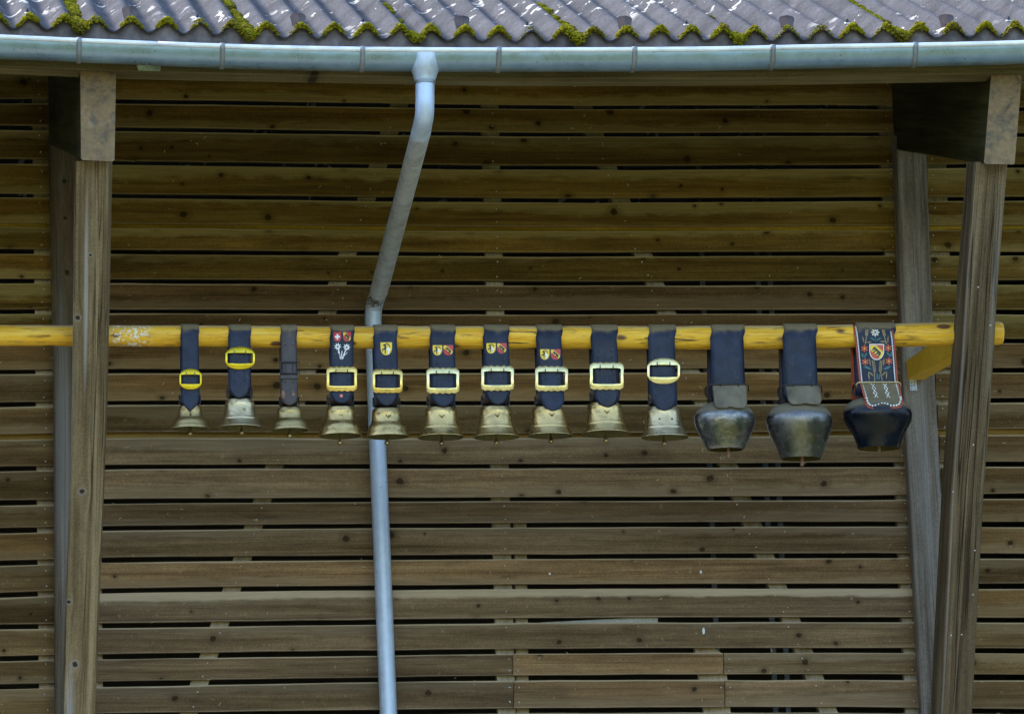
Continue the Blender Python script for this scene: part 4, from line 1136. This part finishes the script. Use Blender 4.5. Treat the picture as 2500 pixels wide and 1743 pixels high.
cowbell('bronze bell on a strap with a white cross shield and white flowers',
        [(793.5, 805, 863), (895, 806, 863), (984, 806, 863)], 984, 'round', (797, 864.5, 990.5, 778, 883, 1064.5), 'step', 'bronze', (830, 1083),
        ((797, 895, 872, 955), 'wavy', 'brass', ((-.72, .42), (.72, .34))), embs=(((814.5, 811, 833, 834), 'swiss'), ((837.5, 811, 857, 834), 'bern')), hol=hpairs(820, 849, (926,)), extra=edelweiss,
        rel=[('text', .965, 0, .013, 'REGIONAL'), ('b', .36, 0, .012, [(-.4, 0, .3, .3), (.4, 0, .3, .3)]), ('text', .50, 0, .010, 'I M A N A L'), ('text', .16, 0, .008, 'o o o o o o')])
cowbell('bronze bell hanging in front of the downpipe, its strap with a single yellow ibex shield',
        [(794, 910, 967), (900, 914, 972), (990, 915, 974)], 990, 'round', (909, 978.5, 994, 895, 999, 1066.5), 'step', 'bronze', (945, 1083),
        ((909, 900.5, 983.5, 960), 'plain', 'brass', ((-.70, .2), (-.86, .2))), embs=(((929, 836, 957, 867), 'goat'),), hol=hpairs(929.5, 957.5, (890, 932)),
        rel=[('text', .82, 0, .012, 'Ä.G. ISELTW'), ('b', .36, 0, .013, EAGLE), ('text', .54, 0, .008, 'o o o o')])
cowbell('smooth bronze bell with two shields and scalloped buckle, nearest right of the downpipe bell',
        [(793.5, 1048, 1109), (900, 1051, 1112), (991, 1052, 1113)], 991.5, 'round', (1039, 1114, 992, 1019, 1133, 1068), 'flare', 'bronze', (1078, 1084.5),
        ((1041, 898, 1121.5, 960.5), 'wavy', 'brass_pale', EN2 + ((.74, .1),)), embs=(((1056.5, 843, 1079.5, 867.5), 'goat'), ((1082.5, 843, 1106, 867.5), 'bern')), hol=hpairs(1066.5, 1097, (887, 930)), rel=[('b', .38, 0, .013, EAGLE)], wob=.006)
cowbell('bronze bell with two shields, its strap tip showing dark wire corners and clearing the bell',
        [(793, 1177, 1239), (895, 1183, 1245), (986, 1184, 1246)], 986.5, 'round', (1172, 1247, 990, 1155.5, 1269, 1067.5), 'flare', 'bronze', (1212, 1083),
        ((1174.5, 893, 1255, 953.5), 'wavy', 'brass_pale', EN2), embs=(((1187.5, 838, 1210.5, 863), 'goat'), ((1213.5, 838, 1236.5, 863), 'bern')), hol=hpairs(1198, 1229, (881, 923)), rel=[('b', .38, 0, .011, EAGLE)], wob=.006)
cowbell('bronze bell with two low set shields, its long strap tongue overlapping the bell crown',
        [(794, 1306, 1368.5), (895, 1313, 1374), (1001, 1321, 1379)], 1002, 'round', (1299, 1377, 991, 1288, 1400, 1064.5), 'flare', 'bronze', (1345, 1079.5),
        ((1306.5, 894, 1387, 954.5), 'wavy', 'brass_pale', EN2), embs=(((1319, 853, 1341.5, 878), 'goat'), ((1344.5, 853, 1368, 878), 'bern')), hol=hpairs(1332, 1362, (925,)), rel=[('b', .36, .05, .013, EAGLE)])
cowbell('bronze bell with chipped rim, plain strap without shields and squarish brass buckle',
        [(794, 1439, 1503), (895, 1447, 1510), (993, 1452, 1515)], 993.5, 'round', (1434, 1516, 981.5, 1421.5, 1538, 1059.5), 'flare', 'bronze', (1479.5, 1077.5),
        ((1439.5, 884, 1523, 952), 'plain', 'brass_pale', ((-.68, .4), (-.82, .15))), hol=hpairs(1461, 1493, (858, 873)) + hpairs(1465, 1498, (916, 931)), rel=[('b', .38, 0, .013, EAGLE)], wob=.022)
cowbell('pale silvery bell with two raised flowers and pale oval buckle beside the big steel bells',
        [(794, 1580, 1646), (885, 1585, 1649), (1001, 1591, 1655)], 1001.5, 'round', (1578, 1658, 991, 1565, 1682, 1068.5), 'flare', 'bronze_grey', (1622, 1085),
        ((1580, 873.5, 1660.5, 937.5), 'oval', 'brass_pale'), hol=hpairs(1601, 1636, (872, 944, 965)), rel=[('b', .46, -.36, .011, FLOWER), ('b', .46, .36, .011, FLOWER)])

# big forged bells
def treichel(label, strap_rows, tip, bell, mat, bar_y, flapm, clap, prof, sm='navy', hol=(), wire='dark_wire', backm='brown_leather', extra=None, group='big forged bells at the right end of the log', flap_rows=None):
    xc = (strap_rows[0][1] + strap_rows[0][2]) / 2; st = Strap(xc)
    top_y, x0, x1, bot_y = bell; cx = (x0 + x1) / 2
    low = P(cx, bot_y, LY); top = P(cx, top_y, LY); root = empty('cowbell', low, label, 'cow bell', group)
    RR = (x1 - x0) / 2 * MPP; H = top.z - low.z; sy = .66
    fine = [(0, .02)] + [(t / 44, smooth_interp(prof[1:], t / 44)) for t in range(45)]
    m = MB(); lathe(m, low, [(top.z - H * t, RR * k) for t, k in fine], 56, sy, .004, .004)
    m.build('bell_body', [M[mat], M['bell_inside']], root, auto=50)
    for s in (-1, 1):      # seam flanges down the sides
        m = MB(); pts = [Vector((low.x + s * RR * k * 1.0, LY, top.z - H * t)) for t, k in prof if .25 < t < .99]
        m.tube(pts, .0028, 6); m.build('seam', M[mat], root, smooth=True)
    m = MB(); c1 = P(clap[0], clap[1], LY); m.tube([P(clap[0], top_y + 40, LY), c1], .008, 8); m.build('clapper', M['bell_leather_wear'], root)
    bottom = [(q[0], q[1], q[2]) for q in strap_rows]
    ysplit = bar_y
    m = strap_ribbon(st, bottom, ysplit + .5, 0, 'square', True, top.z + .02)
    o = m.build('strap', M[sm], root, auto=60); s = o.modifiers.new('thickness', 'SOLIDIFY'); s.thickness = .0055; s.offset = 0
    # a second, differently coloured lining on the back run
    m = MB(); A, B = P(strap_rows[0][1], st.cy, LY), P(strap_rows[0][2], st.cy, LY); rings = []
    for k in range(10):
        t = k / 9; d = Vector((-.004 * t, st.r * lerp(1.0, 1.45, t) + .006, -(A.z - top.z - .0) * t - .01))
        rings.append([lerp(A, B, j / 3) + d for j in range(4)])
    m.loft(rings, False, False); o = m.build('back_strap', M[backm], root, auto=60); s = o.modifiers.new('thickness', 'SOLIDIFY'); s.thickness = .006
    lean = lambda y: .034 * max(0, (y - ysplit) / (tip - ysplit)) ** 1.0
    m = strap_ribbon(st, flap_rows, tip, .002, 'flat', False, None, 14, lean, 7 if extra else 3)
    o = m.build('flap', M[flapm], root, auto=60); s = o.modifiers.new('thickness', 'SOLIDIFY'); s.thickness = .0055; s.offset = 0
    # wire bar
    a, c = flap_rows[0][1] - 6, flap_rows[0][2] + 5; Yb = st.Y(bar_y) - .012
    m = MB(); m.tube([P(a - 1, bar_y + 14, Yb + .02), P(a - 1, bar_y + 4, Yb), P(a + 4, bar_y + .5, Yb), P((a + c) / 2, bar_y, Yb), P(c - 4, bar_y - .5, Yb), P(c + 1, bar_y + 3, Yb), P(c + 1.5, bar_y + 16, Yb + .02)], .0032, 8)
    for u in (.28, .75):
        x = lerp(a, c, u); m.tube([P(x, bar_y - 3, Yb + .006), P(x, bar_y, Yb - .004), P(x + .6, bar_y + 6, Yb + .004)], .0022, 6)
    m.build('wire_bar', M[wire], root, smooth=True)
    # crown loop with ring on the left
    m = MB(); lx = strap_rows[-1][1] - 6
    m.tube([P(lx - 8, bar_y + 8, LY + .05), P(lx - 10, bar_y + 14, LY + .04), P(lx - 9, bar_y + 26, LY + .03), P(lx - 2, bar_y + 34, LY + .02), P(lx + 8, bar_y + 40, LY)], .0045, 8)
    w = (strap_rows[-1][2] - strap_rows[-1][1]) / 2 * MPP * .8
    m.tube([(top.x - w, LY, top.z - .015), (top.x - w, LY, top.z + .05), (top.x + w, LY, top.z + .05), (top.x + w, LY, top.z - .015)], .006, 8)
    m.build('crown_loop', M['dark_wire'], root, smooth=True)
    if hol: holes(st, root, hol)
    if extra: extra(st, root, lean)
    return root
T11 = [(0, .02), (0, .26), (.02, .42), (.06, .60), (.11, .75), (.19, .90), (.28, .98), (.36, 1.0), (.46, .985), (.55, .945), (.64, .885), (.73, .815), (.82, .745), (.90, .685), (.96, .635), (1, .585)]
T12 = [(0, .02), (0, .30), (.02, .50), (.05, .68), (.09, .80), (.14, .885), (.21, .96), (.30, 1.0), (.40, .985), (.525, .925), (.62, .865), (.72, .795), (.82, .725), (.92, .66), (1, .605)]
T13 = [(0, .02), (0, .30), (.03, .55), (.08, .75), (.15, .885), (.25, .97), (.36, 1.0), (.46, .965), (.57, .88), (.68, .775), (.78, .695), (.89, .645), (1, .61)]
treichel('dark forged steel bell with scuffed blotchy metal, first of the three big bells', [(793, 1730.5, 1810), (830, 1734, 1815), (940, 1738, 1819)], 996, (980, 1697.5, 1846, 1098), 'steel_worn', 938, 'grey_flap', (1778, 1117), T11,
         hol=hpairs(1754, 1802, (926.5,)) + hpairs(1757, 1806, (956,)), flap_rows=[(938, 1739, 1821), (965, 1742, 1823), (996, 1744, 1824)])
treichel('largest grey steel bell, between the scuffed steel bell and the black bell', [(790, 1906, 1988), (830, 1911, 1992), (940, 1916, 1996)], 987, (984, 1874, 2036.5, 1120), 'steel_smooth', 939.5, 'grey_flap', (1958, 1137), T12,
         hol=hpairs(1932, 1981, (928.5,)) + hpairs(1937, 1985, (955.5,)), flap_rows=[(939, 1917, 2000), (965, 1922, 2004), (987, 1926, 2008)])

def deco(st, root, lean):
    Z = lambda x, y: (2060 + x / 6.67, 770 + y / 6.67)
    def pp(m, pts, off, th=.0012, mi=0): poly(m, st, [Z(*p) for p in pts], off + .0024, th, mi)
    def petals(cx, cy, n, r, w, rot=0.0):
        out = []
        for k in range(n):
            a = rot + 6.2832 * k / n
            out.append([(cx + r * (q * math.cos(a) - s * w * math.sin(a)), cy + r * (q * math.sin(a) + s * w * math.cos(a))) for q, s in ((.12, 0), (.45, -.8), (.75, -.85), (1, 0), (.75, .85), (.45, .8))])
        return out
    def leafpoly(x0, y0, x1, y1, w):
        dx, dy = x1 - x0, y1 - y0; L = math.hypot(dx, dy); nx, ny = -dy / L * w, dx / L * w
        return [(x0, y0), (x0 + dx * .3 + nx * .8, y0 + dy * .3 + ny * .8), (x0 + dx * .65 + nx, y0 + dy * .65 + ny), (x1, y1), (x0 + dx * .65 - nx * .6, y0 + dy * .65 - ny * .6), (x0 + dx * .3 - nx * .6, y0 + dy * .3 - ny * .6)]
    m = MB()
    for q in petals(512, 275, 8, 74, .2, .0): pp(m, q, .004, .002)
    m.build('white_flower', M['cream'], root)
    for cx, cy in ((337, 540), (724, 530), (350, 755), (735, 745)):
        m = MB()
        for q in petals(cx, cy, 6, 62, .24, -math.pi / 2): pp(m, q, .004, .002)
        pp(m, [(cx + 13 * u, cy + 13 * v) for u, v in star(5, 1, .9)], .0065, .001, 1)
        m.build('red_flower', [M['orange'], M['yellow']], root)
    m = MB()
    for x0, y0, x1, y1, w in ((512, 410, 425, 360, 16), (530, 410, 615, 355, 16), (520, 345, 528, 440, 8), (318, 690, 290, 610, 18), (330, 690, 380, 595, 18), (760, 680, 690, 590, 18), (765, 680, 775, 580, 18), (455, 880, 315, 830, 24), (640, 880, 770, 820, 24), (545, 1060, 540, 930, 14), (575, 1060, 580, 940, 14)):
        pp(m, leafpoly(x0, y0, x1, y1, w), .004, .0014)
    tag(m.build('leaves', M['teal'], root), kind='stuff')
    m = MB()
    for sx, pts in ((1, [(352, 470), (370, 330), (375, 225)]), (-1, [(695, 470), (660, 330), (632, 215)]), (1, [(505, 1075), (500, 910), (475, 735)]), (-1, [(628, 1065), (595, 910), (608, 735)])):
        (xa, ya), (xb, yb), (xc_, yc) = pts
        pp(m, [(xa - 7, ya), (xa + 7, ya), (xb + 6, yb), (xb - 6, yb)], .0036, .0016)
        for k in range(6):
            t = k / 5.5; x, y = lerp(xb, xc_, t), lerp(yb, yc, t)
            pp(m, leafpoly(x, y + 12, x - 26, y - 26, 9), .004, .0018); pp(m, leafpoly(x, y + 12, x + 26, y - 26, 9), .004, .0018)
    for x0, y0, x1, y1, w in ((335, 455, 300, 335, 9), (715, 455, 722, 320, 9), (365, 440, 455, 430, 12), (690, 430, 585, 425, 12), (440, 830, 410, 690, 10), (650, 830, 655, 690, 10), (490, 990, 400, 915, 11), (400, 915, 420, 1050, 11), (610, 985, 690, 905, 11), (700, 905, 695, 1040, 11)):
        pp(m, leafpoly(x0, y0, x1, y1, w), .004, .0016)
    tag(m.build('wheat', M['wheat'], root), kind='stuff')
    emblem(st, root, (2124.5, 842, 2156.5, 876.5), 'bern_large')
    # red piping, white beading
    def edgept(y, s, inset):
        a = interp([(789, 2083), (830, 2088), (929, 2098), (957, 2106), (978, 2112)], y); c = interp([(787, 2177), (830, 2184), (927, 2191), (957, 2199), (978, 2203)], y)
        x = a + inset if s < 0 else c - inset
        return P(x, y, st.Y(y) - .004 - lean(y))
    for s in (-1, 1):
        m = MB(); m.tube([edgept(792 + i * 7.75, s, 1.2) for i in range(25)], .0042, 8); m.build('piping', M['piping'], root, smooth=True)
        m = MB()
        for i in range(44): m.ico(edgept(798 + i * 4.25, s, 6.0), (.0042, .003, .0042), 1)
        tag(m.build('beading', M['white'], root), kind='stuff')
    bot = [(2112, 978), (2114.5, 988), (2120, 994), (2130, 997), (2142, 993.5), (2155, 990), (2165, 991.5), (2178, 996), (2190, 996), (2199, 992), (2203.5, 984), (2203, 976)]
    m = MB(); m.tube([P(x, y, st.Y(y) - .006 - lean(y)) for x, y in bot], .0045, 8); m.build('piping', M['piping'], root, smooth=True)
    m = MB()
    for k in range(17):
        t = k / 16 * (len(bot) - 1.001); i = int(t); x, y = lerp(bot[i][0], bot[i + 1][0], t - i), lerp(bot[i][1], bot[i + 1][1], t - i)
        x += (2158 - x) * .09; m.ico(P(x, y - 6, st.Y(y) - .008 - lean(y)), (.0058, .004, .005), 1)
    tag(m.build('beading', M['white'], root), kind='stuff')
    m = MB()
    for bx in (470, 665):
        for k in range(3):
            x0, y0 = bx + k * 22, 1110 + k * 75
            for s in (-1, 1):
                pts = [Z(x0 + 30 * s * (-1), y0), Z(x0 + 18 + 30 * s, y0 + 80)]
                m.tube([P(x, y, st.Y(y) - .007 - lean(y)) for x, y in pts], .0016, 5)
    tag(m.build('stitching', M['white'], root), kind='stuff')
treichel('black lacquered bell at the right end with an embroidered red-edged strap showing a bear shield', [(786, 2083, 2177), (830, 2088, 2184), (931, 2098, 2191)], 996, (970, 2061, 2231, 1095), 'black_enamel', 933, 'tan_flap', (2146, 1103), T13,
         hol=[], wire='pale_wire', backm='red_leather', extra=deco, flap_rows=[(933, 2098, 2192), (957, 2106, 2199), (978, 2112, 2203), (996, 2114, 2205)])

# ------------------------------------------------------------------ straw and droppings
random.seed(5)
m = MB()
for k in range(150):
    x, y = random.uniform(0, 2490), random.uniform(300, 1743)
    p = P(x, y, -.0095); a = random.gauss(0, .7) if random.random() < .6 else random.uniform(0, 3.14); L = random.uniform(.003, .010)
    d = Vector((math.cos(a), random.uniform(-.15, 0), math.sin(a))) * L
    m.tube([p - d, p + d], random.uniform(.0008, .0017), 4)
tag(m.build('straw', M['straw']), kind='stuff')
for (x, y, w, h) in ((1342, 1400, 3, 3.2), (1711, 1396, 3, 4.5), (1717.5, 1540, 4, 9)):
    m = MB(); m.ico(P(x, y, -.008), (w * MPP, .003, h * MPP), 2, .12)
    tag(m.build('dropping', M['dropping'], None, P(x, y, -.008), smooth=True), {1342: 'white speck on the plank below the middle bells', 1711: 'white drop shaped speck above the long white smear on the lower planks'}.get(x, 'elongated white dropping low on the wall right of centre'), 'dropping')
